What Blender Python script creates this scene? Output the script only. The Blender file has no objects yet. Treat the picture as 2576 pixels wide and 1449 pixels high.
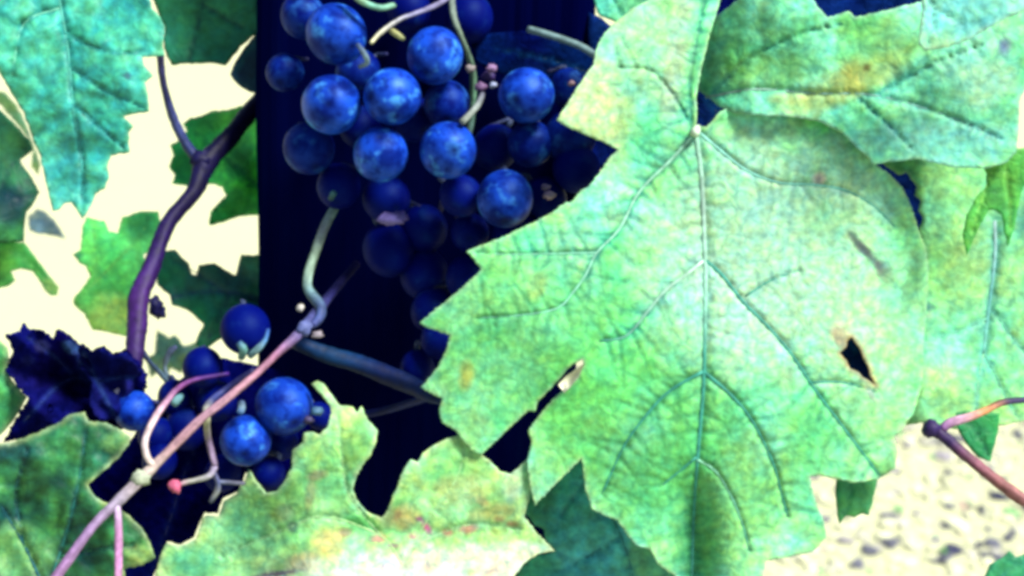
import bpy, math, random
import numpy as np
from mathutils import Vector
from mathutils.geometry import delaunay_2d_cdt

# ------------------------------------------------------------------ camera, sky, sun, exposure
SC = bpy.context.scene
PITCH = math.radians(22.0)
CAM = np.array((0.0, 0.0, 1.25))
FWD = np.array((0.0, math.cos(PITCH), -math.sin(PITCH)))
RGT = np.array((1.0, 0.0, 0.0))
UPV = np.array((0.0, math.sin(PITCH), math.cos(PITCH)))
DIST, WIDTH = 0.45, 0.30            # the big leaf hangs 45 cm away, the view there is 30 cm wide

cd = bpy.data.cameras.new('camera')
cam = bpy.data.objects.new('camera', cd)
SC.collection.objects.link(cam)
cam.location = CAM
cam.rotation_euler = (math.radians(90) - PITCH, 0, 0)
cd.sensor_width = 36.0
cd.lens = 36.0 * DIST / WIDTH
cd.clip_start, cd.clip_end = 0.02, 1000.0
cd.dof.use_dof = True
cd.dof.focus_distance = DIST + 0.008
cd.dof.aperture_fstop = 17.0
SC.camera = cam

SUN = RGT * 0.50 + UPV * 0.68 - FWD * 0.54        # towards the sun
SUN = SUN / np.linalg.norm(SUN)
ELEV = math.asin(SUN[2])
AZIM = math.atan2(SUN[0], SUN[1])
world = bpy.data.worlds.new('World')
SC.world = world
world.use_nodes = True
wn = world.node_tree.nodes
wl = world.node_tree.links
sky = wn.new('ShaderNodeTexSky')
sky.sky_type = 'NISHITA'
sky.sun_disc = False
sky.sun_elevation = ELEV
sky.sun_rotation = AZIM
wl.new(sky.outputs[0], wn['Background'].inputs['Color'])
wn['Background'].inputs['Strength'].default_value = 0.075
ld = bpy.data.lights.new('sun', 'SUN')
ld.energy = 5.0
ld.angle = math.radians(18.0)
ld.color = (1.0, 0.975, 0.92)
lo = bpy.data.objects.new('sun', ld)
SC.collection.objects.link(lo)
lo.rotation_euler = Vector(tuple(SUN)).to_track_quat('Z', 'Y').to_euler()
SC.view_settings.view_transform = 'Standard'
SC.view_settings.look = 'None'
SC.view_settings.gamma = 1.0
SC.view_settings.use_curve_mapping = False
SC.view_settings.exposure = 1.2
SC.cycles.filter_width = 3.8
SC.cycles.max_bounces = 8

KB = 0.56          # display colour -> base colour

# ------------------------------------------------------------------ helpers
def at(x, y, d):
    """A point seen at (x, y) of the 2576 x 1449 view, d metres beyond the plane of the big leaf."""
    x = np.asarray(x, float); y = np.asarray(y, float); d = np.asarray(d, float)
    z = DIST + d
    u = (x - 1288.0) / 2576.0 * WIDTH * z / DIST
    v = (724.5 - y) / 2576.0 * WIDTH * z / DIST
    return CAM + z[..., None] * FWD + u[..., None] * RGT + v[..., None] * UPV

def lin(c, k=KB):
    c = np.asarray(c, float) / 255.0
    return np.where(c <= 0.04045, c / 12.92, ((c + 0.055) / 1.055) ** 2.4) * k

def mesh_obj(name, verts, faces, mat, parent=None, cols=None, uv=None, smooth=True):
    verts = np.asarray(verts, float)
    if parent is not None:
        verts = verts - np.array(parent.location)
    me = bpy.data.meshes.new(name)
    me.from_pydata(verts.tolist(), [], [tuple(int(i) for i in f) for f in faces])
    if cols is not None:
        a = me.attributes.new('Col', 'FLOAT_COLOR', 'POINT')
        c4 = np.ones((len(verts), 4), np.float32); c4[:, :3] = cols
        a.data.foreach_set('color', c4.ravel())
    if uv is not None:
        a = me.attributes.new('place', 'FLOAT_VECTOR', 'POINT')
        a.data.foreach_set('vector', np.asarray(uv, np.float32).ravel())
    me.materials.append(mat)
    if smooth:
        me.polygons.foreach_set('use_smooth', [True] * len(me.polygons))
    me.update()
    o = bpy.data.objects.new(name, me)
    SC.collection.objects.link(o)
    if parent is not None:
        o.parent = parent
    return o

def empty(name, loc):
    o = bpy.data.objects.new(name, None)
    o.empty_display_size = 0.01
    SC.collection.objects.link(o)
    o.location = tuple(loc)
    return o

def tag(o, label=None, cat=None, group=None, kind=None):
    for k, v in (('label', label), ('category', cat), ('group', group), ('kind', kind)):
        if v: o[k] = v
    return o

def catmull(pts, step):
    """A smooth curve through pts (n, k), sampled about every step in the first two columns."""
    p = np.asarray(pts, float)
    if len(p) < 3:
        n = max(2, int(np.linalg.norm(p[-1, :2] - p[0, :2]) / step) + 1)
        t = np.linspace(0, 1, n)[:, None]
        return p[0] * (1 - t) + p[-1] * t
    q = np.vstack((2 * p[0] - p[1], p, 2 * p[-1] - p[-2]))
    out = []
    for i in range(1, len(q) - 2):
        a, b, c, e = q[i - 1], q[i], q[i + 1], q[i + 2]
        n = max(2, int(np.linalg.norm(c[:2] - b[:2]) / step) + 1)
        for t in np.linspace(0, 1, n, endpoint=False):
            out.append(0.5 * (2 * b + (c - a) * t + (2 * a - 5 * b + 4 * c - e) * t * t + (3 * b - a - 3 * c + e) * t ** 3))
    out.append(q[-2])
    return np.array(out)

def vnoise(x, y, scale, seed):
    r = np.random.RandomState(seed)
    g = r.rand(97, 89)
    X = np.asarray(x, float) / scale + 11.3; Y = np.asarray(y, float) / scale + 7.7
    i = np.floor(X).astype(int); j = np.floor(Y).astype(int)
    fx = X - i; fy = Y - j
    fx = fx * fx * (3 - 2 * fx); fy = fy * fy * (3 - 2 * fy)
    G = lambda a, b: g[a % 97, b % 89]
    return (G(i, j) * (1 - fx) + G(i + 1, j) * fx) * (1 - fy) + (G(i, j + 1) * (1 - fx) + G(i + 1, j + 1) * fx) * fy

def fbm(x, y, scale, seed, n=3):
    s = 0; a = 1.0; t = 0
    for k in range(n):
        s = s + a * vnoise(x, y, scale / 2 ** k, seed + 31 * k); t += a; a *= 0.55
    return s / t

def inside(px, py, poly):
    poly = np.asarray(poly); r = np.zeros(len(px), bool)
    x0, y0 = poly[:, 0], poly[:, 1]; x1, y1 = np.roll(x0, -1), np.roll(y0, -1)
    for a, b, c, d in zip(x0, y0, x1, y1):
        if b == d: continue
        m = (b > py) != (d > py)
        r ^= m & (px < (c - a) * (py - b) / (d - b) + a)
    return r

def seg_dist(px, py, poly, closed=False):
    """Distance to a polyline and the place along it (0..1)."""
    poly = np.asarray(poly, float)
    if closed: poly = np.vstack((poly, poly[:1]))
    best = np.full(len(px), 1e9); tt = np.zeros(len(px)); n = len(poly) - 1
    for i in range(n):
        ax, ay = poly[i]; dx, dy = poly[i + 1] - poly[i]
        L = dx * dx + dy * dy + 1e-9
        t = np.clip(((px - ax) * dx + (py - ay) * dy) / L, 0, 1)
        dd = np.hypot(px - ax - t * dx, py - ay - t * dy)
        m = dd < best
        best[m] = dd[m]; tt[m] = (i + t[m]) / n
    return best, tt

def resample(poly, step, jit, rs, closed=True):
    poly = np.asarray(poly, float); out = []
    n = len(poly)
    for i in range(n if closed else n - 1):
        a, b = poly[i], poly[(i + 1) % n]
        L = np.linalg.norm(b - a); k = max(1, int(round(L / step)))
        nrm = np.array((-(b - a)[1], (b - a)[0])) / (L + 1e-9)
        for j in range(k):
            p = a + (b - a) * j / k
            if j: p = p + nrm * rs.randn() * jit
            out.append(p)
    return np.array(out)

def tube_data(P3, rad, n=8, squash=1.0):
    P3 = np.asarray(P3, float); m = len(P3)
    rad = np.broadcast_to(np.asarray(rad, float), (m,))
    T = np.gradient(P3, axis=0); T /= np.linalg.norm(T, axis=1)[:, None] + 1e-12
    V = []
    for i in range(m):
        a = np.cross(T[i], FWD); a /= np.linalg.norm(a) + 1e-9
        b = np.cross(T[i], a)
        for k in range(n):
            w = 2 * math.pi * k / n
            V.append(P3[i] + rad[i] * (a * math.cos(w) + b * math.sin(w) * squash))
    F = []
    for i in range(m - 1):
        for k in range(n):
            F.append((i * n + k, i * n + (k + 1) % n, (i + 1) * n + (k + 1) % n, (i + 1) * n + k))
    F.append(tuple(range(n))[::-1]); F.append(tuple((m - 1) * n + k for k in range(n)))
    return np.array(V), F

def shade_curve(cols, m, n):
    """Colours given along a tube, spread over its rings."""
    c = np.array([lin(q) for q in cols]); t = np.linspace(0, len(c) - 1, m)
    i = np.minimum(t.astype(int), len(c) - 2) if len(c) > 1 else np.zeros(m, int)
    f = (t - i)[:, None]
    r = c[i] * (1 - f) + c[np.minimum(i + 1, len(c) - 1)] * f
    return np.repeat(r, n, axis=0)

# ------------------------------------------------------------------ materials
def new_mat(name):
    m = bpy.data.materials.new(name); m.use_nodes = True
    nt = m.node_tree
    for n in list(nt.nodes):
        if n.type not in ('OUTPUT_MATERIAL',): nt.nodes.remove(n)
    N = lambda t, **k: _node(nt, t, **k)
    return m, nt, N, nt.nodes['Material Output']

def _node(nt, t, **k):
    n = nt.nodes.new('ShaderNode' + t)
    for a, b in k.items():
        if a.startswith('in_'): n.inputs[a[3:].replace('_', ' ')].default_value = b
        else: setattr(n, a, b)
    return n

def ramp(n, stops):
    e = n.color_ramp.elements
    while len(e) < len(stops): e.new(0.5)
    for q, (p, c) in zip(e, stops):
        q.position = p; q.color = (c[0], c[1], c[2], 1) if hasattr(c, '__len__') else (c, c, c, 1)
    return n

def leaf_material(name, cell=3.0, vein=0.38, transl=0.30, rough=0.55, bump=0.16, speck=0.34, spec=0.25, mottle=0.55):
    m, nt, N, out = new_mat(name); L = nt.links.new
    col = N('Attribute', attribute_name='Col')
    pl = N('Attribute', attribute_name='place')
    nz = N('TexNoise', in_Scale=1.9, in_Detail=3.0)
    L(pl.outputs['Vector'], nz.inputs['Vector'])
    ds = N('VectorMath', operation='MULTIPLY_ADD')
    L(nz.outputs['Color'], ds.inputs[0]); ds.inputs[1].default_value = (0.75, 0.75, 0); L(pl.outputs['Vector'], ds.inputs[2])
    vo = N('TexVoronoi', feature='DISTANCE_TO_EDGE', in_Scale=cell)
    L(ds.outputs[0], vo.inputs['Vector'])
    vr = N('MapRange', interpolation_type='SMOOTHSTEP')
    vr.inputs['From Min'].default_value = 0.0; vr.inputs['From Max'].default_value = 0.24
    vr.inputs['To Min'].default_value = 1.0; vr.inputs['To Max'].default_value = 0.0
    L(vo.outputs['Distance'], vr.inputs['Value'])
    n2 = N('TexNoise', in_Scale=4.5, in_Detail=4.0, in_Roughness=0.6)
    L(pl.outputs['Vector'], n2.inputs['Vector'])
    sp = N('MapRange'); sp.inputs['From Min'].default_value = 0.3; sp.inputs['From Max'].default_value = 0.7
    sp.inputs['To Min'].default_value = 1 - speck; sp.inputs['To Max'].default_value = 1 + speck
    L(n2.outputs['Fac'], sp.inputs['Value'])
    mul = N('Mix', data_type='RGBA', blend_type='MULTIPLY'); mul.inputs['Factor'].default_value = 1
    L(col.outputs['Color'], mul.inputs['A']); L(sp.outputs['Result'], mul.inputs['B'])
    n4 = N('TexNoise', in_Scale=3.1, in_Detail=3.0, in_Roughness=0.6, noise_dimensions='3D')
    sh = N('VectorMath', operation='ADD'); sh.inputs[1].default_value = (41.3, 17.7, 5.1); L(pl.outputs['Vector'], sh.inputs[0]); L(sh.outputs[0], n4.inputs['Vector'])
    hr = ramp(N('ValToRGB'), [(0.36, (0.72, 0.98, 1.22)), (0.62, (1.14, 1.05, 0.74))]); L(n4.outputs['Fac'], hr.inputs[0])
    m4 = N('Mix', data_type='RGBA', blend_type='MULTIPLY'); m4.inputs['Factor'].default_value = mottle
    L(mul.outputs['Result'], m4.inputs['A']); L(hr.outputs[0], m4.inputs['B']); mul = m4
    vf = N('Math', operation='MULTIPLY'); vf.inputs[1].default_value = vein
    L(vr.outputs['Result'], vf.inputs[0])
    dk = N('Mix', data_type='RGBA', blend_type='MULTIPLY')
    L(vf.outputs[0], dk.inputs['Factor']); L(mul.outputs['Result'], dk.inputs['A'])
    dk.inputs['B'].default_value = (0.30, 0.62, 0.75, 1)
    b = N('BsdfPrincipled', in_Roughness=rough)
    b.inputs['Specular IOR Level'].default_value = spec
    L(dk.outputs['Result'], b.inputs['Base Color'])
    tr = N('BsdfTranslucent'); L(dk.outputs['Result'], tr.inputs['Color'])
    hs = N('Math', operation='MULTIPLY_ADD'); hs.inputs[1].default_value = -0.8
    L(vr.outputs['Result'], hs.inputs[0]); L(n2.outputs['Fac'], hs.inputs[2])
    bp = N('Bump', in_Strength=bump, in_Distance=0.0008)
    L(hs.outputs[0], bp.inputs['Height'])
    L(bp.outputs['Normal'], b.inputs['Normal'])
    mx = N('MixShader'); mx.inputs[0].default_value = transl
    L(b.outputs[0], mx.inputs[1]); L(tr.outputs[0], mx.inputs[2])
    L(mx.outputs[0], out.inputs['Surface'])
    return m

def stem_material():
    m, nt, N, out = new_mat('stem'); L = nt.links.new
    col = N('Attribute', attribute_name='Col')
    tc = N('TexCoord')
    nz = N('TexNoise', in_Scale=420.0, in_Detail=4.0); L(tc.outputs['Object'], nz.inputs['Vector'])
    mr = N('MapRange'); mr.inputs['From Min'].default_value = 0.3; mr.inputs['From Max'].default_value = 0.7
    mr.inputs['To Min'].default_value = 0.65; mr.inputs['To Max'].default_value = 1.3
    L(nz.outputs['Fac'], mr.inputs['Value'])
    mul = N('Mix', data_type='RGBA', blend_type='MULTIPLY'); mul.inputs['Factor'].default_value = 1
    L(col.outputs['Color'], mul.inputs['A']); L(mr.outputs['Result'], mul.inputs['B'])
    b = N('BsdfPrincipled', in_Roughness=0.6)
    b.inputs['Specular IOR Level'].default_value = 0.2
    L(mul.outputs['Result'], b.inputs['Base Color'])
    bp = N('Bump', in_Strength=0.4, in_Distance=0.0006); L(nz.outputs['Fac'], bp.inputs['Height']); L(bp.outputs['Normal'], b.inputs['Normal'])
    L(b.outputs[0], out.inputs['Surface'])
    return m

def grape_material():
    m, nt, N, out = new_mat('grape_skin'); L = nt.links.new
    col = N('Attribute', attribute_name='Col')       # x: bloom kept, y: scar
    sx = N('SeparateColor'); L(col.outputs['Color'], sx.inputs[0])
    tc = N('TexCoord'); oi = N('ObjectInfo')
    ad = N('VectorMath', operation='MULTIPLY_ADD'); 
    L(oi.outputs['Random'], ad.inputs[0]); ad.inputs[1].default_value = (37, 19, 53); L(tc.outputs['Object'], ad.inputs[2])
    n1 = N('TexNoise', in_Scale=0.9, in_Detail=3.0, in_Roughness=0.55); L(ad.outputs[0], n1.inputs['Vector'])
    n2 = N('TexNoise', in_Scale=2.6, in_Detail=3.0, in_Roughness=0.6); L(ad.outputs[0], n2.inputs['Vector'])
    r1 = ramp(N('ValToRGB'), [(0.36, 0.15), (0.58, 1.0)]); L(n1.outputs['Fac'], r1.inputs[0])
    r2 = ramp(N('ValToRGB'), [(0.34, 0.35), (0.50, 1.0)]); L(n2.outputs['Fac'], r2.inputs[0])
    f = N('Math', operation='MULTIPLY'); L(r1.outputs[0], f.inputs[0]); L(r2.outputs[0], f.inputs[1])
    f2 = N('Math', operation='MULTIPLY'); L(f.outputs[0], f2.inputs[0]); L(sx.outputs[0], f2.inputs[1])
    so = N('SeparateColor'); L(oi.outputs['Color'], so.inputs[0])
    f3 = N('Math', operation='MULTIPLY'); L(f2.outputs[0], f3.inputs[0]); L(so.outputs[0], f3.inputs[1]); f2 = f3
    mx = N('Mix', data_type='RGBA')
    L(f2.outputs[0], mx.inputs['Factor'])
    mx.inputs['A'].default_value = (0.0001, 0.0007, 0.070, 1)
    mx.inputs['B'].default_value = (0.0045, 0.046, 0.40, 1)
    n3 = N('TexNoise', in_Scale=1.7, in_Detail=2.0); L(ad.outputs[0], n3.inputs['Vector'])
    r3 = ramp(N('ValToRGB'), [(0.56, 0.0), (0.70, 0.85)]); L(n3.outputs['Fac'], r3.inputs[0])
    f4 = N('Math', operation='MULTIPLY'); L(r3.outputs[0], f4.inputs[0]); L(f2.outputs[0], f4.inputs[1])
    m3 = N('Mix', data_type='RGBA'); L(f4.outputs[0], m3.inputs['Factor']); L(mx.outputs['Result'], m3.inputs['A'])
    m3.inputs['B'].default_value = (0.050, 0.25, 0.56, 1); mx = m3  # pale bloom smears, also painted in as soft highlights
    sc = N('Mix', data_type='RGBA'); L(sx.outputs[1], sc.inputs['Factor']); L(mx.outputs['Result'], sc.inputs['A'])
    sc.inputs['B'].default_value = (0.0008, 0.004, 0.05, 1)
    b = N('BsdfPrincipled')
    L(sc.outputs['Result'], b.inputs['Base Color'])
    rr = N('MapRange'); rr.inputs['To Min'].default_value = 0.55; rr.inputs['To Max'].default_value = 0.44
    L(f2.outputs[0], rr.inputs['Value']); L(rr.outputs['Result'], b.inputs['Roughness'])
    rs_ = N('MapRange'); rs_.inputs['To Min'].default_value = 0.06; rs_.inputs['To Max'].default_value = 0.38
    L(f2.outputs[0], rs_.inputs['Value']); L(rs_.outputs['Result'], b.inputs['Specular IOR Level'])
    b.inputs['Specular Tint'].default_value = (0.35, 0.75, 1.0, 1)
    L(b.outputs[0], out.inputs['Surface'])
    return m

def post_material():
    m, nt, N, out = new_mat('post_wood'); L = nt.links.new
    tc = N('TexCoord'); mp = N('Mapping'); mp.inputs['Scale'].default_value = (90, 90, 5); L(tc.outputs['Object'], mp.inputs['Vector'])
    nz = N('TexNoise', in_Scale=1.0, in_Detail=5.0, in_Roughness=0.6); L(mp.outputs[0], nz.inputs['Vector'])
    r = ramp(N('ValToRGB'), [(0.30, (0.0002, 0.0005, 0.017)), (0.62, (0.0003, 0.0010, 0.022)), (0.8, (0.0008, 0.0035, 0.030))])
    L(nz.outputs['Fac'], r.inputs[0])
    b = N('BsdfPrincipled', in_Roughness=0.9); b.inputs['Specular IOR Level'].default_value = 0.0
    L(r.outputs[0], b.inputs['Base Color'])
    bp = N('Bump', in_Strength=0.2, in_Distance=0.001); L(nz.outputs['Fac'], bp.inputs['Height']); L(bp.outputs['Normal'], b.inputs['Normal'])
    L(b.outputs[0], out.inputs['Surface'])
    return m

def ground_material():
    m, nt, N, out = new_mat('pale_ground'); L = nt.links.new
    tc = N('TexCoord')
    n1 = N('TexNoise', in_Scale=1.4, in_Detail=5.0); L(tc.outputs['Object'], n1.inputs['Vector'])
    n2 = N('TexNoise', in_Scale=45.0, in_Detail=4.0, in_Roughness=0.7); L(tc.outputs['Object'], n2.inputs['Vector'])
    r = ramp(N('ValToRGB'), [(0.30, (0.24, 0.235, 0.21)), (0.42, (0.35, 0.356, 0.215)), (0.7, (0.375, 0.38, 0.23))])
    ma = N('Math', operation='MULTIPLY_ADD'); L(n1.outputs['Fac'], ma.inputs[0]); ma.inputs[1].default_value = 0.45
    mb = N('Math', operation='MULTIPLY'); L(n2.outputs['Fac'], mb.inputs[0]); mb.inputs[1].default_value = 0.6
    L(mb.outputs[0], ma.inputs[2]); L(ma.outputs[0], r.inputs[0])
    b = N('BsdfPrincipled', in_Roughness=0.95); b.inputs['Specular IOR Level'].default_value = 0.1
    L(r.outputs[0], b.inputs['Base Color']); L(b.outputs[0], out.inputs['Surface'])
    return m

def plain_col_material(name, rough=0.9):
    m, nt, N, out = new_mat(name); L = nt.links.new
    col = N('Attribute', attribute_name='Col')
    b = N('BsdfPrincipled', in_Roughness=rough); b.inputs['Specular IOR Level'].default_value = 0.15
    L(col.outputs['Color'], b.inputs['Base Color']); L(b.outputs[0], out.inputs['Surface'])
    return m

M_LEAF = leaf_material('leaf_surface')
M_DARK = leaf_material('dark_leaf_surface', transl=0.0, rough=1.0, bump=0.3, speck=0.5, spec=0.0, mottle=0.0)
M_FAR = leaf_material('far_leaf_surface', transl=0.3, speck=0.25, bump=0.25)
M_STEM = stem_material()
M_GRAPE = grape_material()
M_POST = post_material()
M_GROUND = ground_material()
M_PEBBLE = plain_col_material('pebble')

# ------------------------------------------------------------------ ground, gravel, post
g = mesh_obj('ground', [(-300, -300, 0), (300, -300, 0), (300, 300, 0), (-300, 300, 0)], [(0, 1, 2, 3)], M_GROUND)
tag(g, kind='structure')

def build_gravel():
    rs = np.random.RandomState(5)
    ph = (1 + 5 ** 0.5) / 2
    ico = np.array([(-1, ph, 0), (1, ph, 0), (-1, -ph, 0), (1, -ph, 0), (0, -1, ph), (0, 1, ph), (0, -1, -ph), (0, 1, -ph), (ph, 0, -1), (ph, 0, 1), (-ph, 0, -1), (-ph, 0, 1)])
    ico /= np.linalg.norm(ico[0])
    fc = np.array([(0, 11, 5), (0, 5, 1), (0, 1, 7), (0, 7, 10), (0, 10, 11), (1, 5, 9), (5, 11, 4), (11, 10, 2), (10, 7, 6), (7, 1, 8), (3, 9, 4), (3, 4, 2), (3, 2, 6), (3, 6, 8), (3, 8, 9), (4, 9, 5), (2, 4, 11), (6, 2, 10), (8, 6, 7), (9, 8, 1)])
    pal = [((248, 250, 206), .62), ((226, 224, 204), .11), ((190, 184, 190), .07), ((116, 118, 132), .09), ((56, 60, 92), .10), ((205, 160, 150), .015), ((140, 206, 130), .045)]
    pc = np.array([lin(c, 0.47) for c, w in pal]); pw = np.array([w for c, w in pal]); pw /= pw.sum()
    V, F, C = [], [], []
    for k in range(15000):
        x = rs.uniform(-0.35, 1.25); y = rs.uniform(1.75, 3.9)
        r = 0.0035 + 0.013 * rs.rand() ** 3.2
        R = rs.randn(3, 3); q, _ = np.linalg.qr(R)
        v = ico * (1 + 0.22 * rs.randn(12, 1)) * np.array((1.2, 0.95, 0.75)) @ q * r
        v[:, 2] *= 0.45
        v += (x, y, r * 0.2)
        F.append(fc + 12 * k); V.append(v)
        c = pc[rs.choice(len(pc), p=pw)] * rs.uniform(0.85, 1.1)
        C.append(np.repeat(c[None], 12, 0))
    o = mesh_obj('gravel', np.vstack(V), np.vstack(F), M_PEBBLE, cols=np.vstack(C), smooth=False)
    tag(o, 'pale speckled gravel strewn over the sunlit ground', 'gravel', kind='stuff')
build_gravel()

def build_post():
    a = at(1070, 0, 0.060); b = at(1034, 1449, 0.118)
    ax = a - b; ax /= np.linalg.norm(ax)
    b = b - ax * (b[2] + 0.25) / ax[2]; top = a + ax * 0.35
    L = np.linalg.norm(top - b)
    rt = np.cross(ax, -FWD); rt /= np.linalg.norm(rt)
    if rt[0] < 0: rt = -rt
    fr = np.cross(rt, ax); fr = fr / np.linalg.norm(fr)
    if fr @ FWD > 0: fr = -fr
    hw, th, n, m = 0.0575, 0.11, 60, 120
    rs = np.random.RandomState(3)
    # cross-section: weathered front with long cracks, rounded corners
    u = np.linspace(-1, 1, n)
    prof = 0.004 * np.clip((np.abs(u) - 0.86) / 0.14, 0, 1) ** 2
    V, F = [], []
    for j in range(m):
        t = j / (m - 1); w = L * t
        crack = 0.0006 * np.clip(vnoise(u * 22, np.full(n, w * 3.0), 1.0, 4) - 0.62, 0, 1) / 0.38 + 0.0002 * vnoise(u * 55, np.full(n, w * 14), 1.0, 8)
        base = b + ax * w
        ring = [base + rt * (uu * (hw - 0.001 * vnoise(np.array([3.0]), np.array([w * 20]), 1.0, 9)[0])) - fr * (p + c) for uu, p, c in zip(u, prof, crack)]
        ring += [base + rt * hw * 0.985 - fr * th, base - rt * hw * 0.985 - fr * th]
        V += ring
    k = n + 2
    for j in range(m - 1):
        for i in range(k):
            F.append((j * k + i, j * k + (i + 1) % k, (j + 1) * k + (i + 1) % k, (j + 1) * k + i))
    F.append(tuple(range(k))[::-1]); F.append(tuple((m - 1) * k + i for i in range(k)))
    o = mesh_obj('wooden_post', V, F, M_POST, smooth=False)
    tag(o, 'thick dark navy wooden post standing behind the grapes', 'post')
build_post()

# ------------------------------------------------------------------ leaves
LEAF_N = [0]
def leaf(label, outline, d0, main, alt, vein=(90, 190, 165), rim=None, rimw=9.0, holes=(), veins=(), spots=(), shape=None,
         tilt=(0, 0), wave=0.002, wavel=260.0, step=11.0, mat=None, seed=None, ladder=46.0, ladder_len=70.0, petiole=None,
         group='grapevine leaves', patch=170.0, quilt=0.0009, vein_parts=True, fine=0.0, jit=0.8, thick=0.00035, hue=0.16, ladder_c=0.35, gain=1.12, vr_=0.36, hole_rim=None):
    LEAF_N[0] += 1
    seed = seed or 100 + 17 * LEAF_N[0]
    rs = np.random.RandomState(seed)
    outline = np.asarray(outline, float)
    cx, cy = outline.mean(0)
    rings = [resample(outline, step, jit, rs)] + [resample(h, step * 0.7, 0.5, rs) for h in holes]
    lo_, hi_ = outline.min(0), outline.max(0)
    gx, gy = np.meshgrid(np.arange(lo_[0], hi_[0], step), np.arange(lo_[1], hi_[1], step))
    gx = gx.ravel() + rs.uniform(-.3, .3, gx.size) * step; gy = gy.ravel() + rs.uniform(-.3, .3, gy.size) * step
    k = inside(gx, gy, rings[0])
    for h in rings[1:]: k &= ~inside(gx, gy, h)
    gx, gy = gx[k], gy[k]
    rim_d = np.full(len(gx), 1e9)
    for q in rings: rim_d = np.minimum(rim_d, seg_dist(gx, gy, q, True)[0])
    k = rim_d > step * 0.5
    gx, gy = gx[k], gy[k]
    pts = np.vstack(rings + [np.column_stack((gx, gy))])
    edges = []; o_ = 0
    for q in rings:
        n = len(q); edges += [(o_ + i, o_ + (i + 1) % n) for i in range(n)]; o_ += n
    res = delaunay_2d_cdt([Vector(p) for p in pts], edges, [], 0, 1e-6)
    P = np.array([(v[0], v[1]) for v in res[0]]); F = np.array([f for f in res[2] if len(f) == 3])
    c = P[F].mean(1)
    k = inside(c[:, 0], c[:, 1], rings[0])
    for h in rings[1:]: k &= ~inside(c[:, 0], c[:, 1], h)
    F = F[k]
    x, y = P[:, 0], P[:, 1]
    # vein relief: the traced veins, and the ladder of fine ones between them
    curves = []
    for v in veins:
        curves.append((catmull(v[0], 22), v[1], v[2]))
    lad = []
    for q, w0, w1 in curves:
        L = np.concatenate(([0], np.cumsum(np.linalg.norm(np.diff(q, axis=0), axis=1))))
        s = ladder * 0.6
        while s < L[-1] - 8 and ladder > 0:
            i = min(np.searchsorted(L, s), len(q) - 1); p = q[i]; t = q[i] - q[i - 1]; t = t / (np.linalg.norm(t) + 1e-9)
            for sd in (-1, 1):
                if rs.rand() < 0.85:
                    an = math.radians(rs.uniform(55, 88)) * sd
                    d = np.array((t[0] * math.cos(an) - t[1] * math.sin(an), t[0] * math.sin(an) + t[1] * math.cos(an)))
                    ln = ladder_len * rs.uniform(0.5, 1.3)
                    bn = np.array((-d[1], d[0])) * rs.uniform(-.25, .25) * ln
                    lad.append(np.array((p, p + d * ln * .5 + bn * .6, p + d * ln + bn * 1.4)))
            s += ladder * rs.uniform(0.75, 1.25)
    def fields(px, py):
        V1 = np.zeros(len(px)); V2 = np.zeros(len(px))
        for q, w0, w1 in curves:
            d, t = seg_dist(px, py, q); w = w0 + (w1 - w0) * t
            V1 = np.maximum(V1, np.exp(-(d / (w * 1.1)) ** 2))
        for q in lad:
            m = (np.abs(px - q[1, 0]) < ladder_len * 1.6) & (np.abs(py - q[1, 1]) < ladder_len * 1.6)
            if m.any():
                d, t = seg_dist(px[m], py[m], q)
                V2[m] = np.maximum(V2[m], np.exp(-(d / 6.5) ** 2) * (1 - 0.7 * t))
        return V1, V2
    ph = rs.rand(8) * 6.28
    def depth(px, py, V1, V2):
        d = d0 + tilt[0] * (px - cx) / 100 + tilt[1] * (py - cy) / 100
        d = d + wave * (np.sin(px / wavel * 2.2 + py / wavel * 1.1 + ph[0]) + np.sin(py / wavel * 2.6 - px / wavel * .9 + ph[1]) + .5 * np.sin(px / wavel * 5 + ph[2]) * np.sin(py / wavel * 4.3 + ph[3]))
        if fine: d = d + fine * (fbm(px, py, 60, seed + 5, 2) - .5)
        if shape is not None: d = d + shape(px, py)
        return d + quilt * V1 + quilt * 0.45 * V2
    V1, V2 = fields(x, y)
    dd = depth(x, y, V1, V2)
    W = at(x, y, dd)
    # pigment; some spots and rims carry painted light and shade
    a = np.clip((fbm(x, y, patch, seed + 1) - .30) / .42, 0, 1)[:, None]
    col = lin(main) * (1 - a) + lin(alt) * a
    b_ = np.clip((fbm(x, y, patch * .28, seed + 2) - .3) / .4, 0, 1)[:, None]
    col = col * (0.80 + 0.38 * b_)
    h_ = np.clip((fbm(x, y, patch * .5, seed + 3) - .32) / .36, 0, 1)[:, None]      # warmer and cooler greens
    col = col * (np.array((1.0 + hue, 1.0, 1.0 - hue)) * h_ + np.array((1.0 - hue, 1.0, 1.0 + hue)) * (1 - h_))
    col = col * (1 - ladder_c * V2[:, None]) + lin(vein) * ladder_c * V2[:, None]
    col = col * (1 - 0.85 * V1[:, None]) + lin(vein) * 0.85 * V1[:, None]
    col = col * np.array((0.92, 1.02, 0.98)) * gain
    for s in spots:
        sx, sy, rx, ry, ang, sc_, st = s
        ca, sa = math.cos(math.radians(ang)), math.sin(math.radians(ang))
        u = ((x - sx) * ca + (y - sy) * sa) / rx; v = (-(x - sx) * sa + (y - sy) * ca) / ry
        q = u * u + v * v + 0.9 * (fbm(x, y, 40, seed + 9, 2) - .5)
        f = (st * np.clip(1.25 - q, 0, 1) ** 0.8)[:, None]
        col = col * (1 - f) + lin(sc_) * f
    if rim is not None:  # paler rim puts the lit edge into the colour
        rd = np.full(len(x), 1e9)
        for q in rings: rd = np.minimum(rd, seg_dist(x, y, q, True)[0])
        f = (np.exp(-(rd / rimw) ** 2) * 0.65)[:, None]
        col = col * (1 - f) + lin(rim) * f
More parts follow.
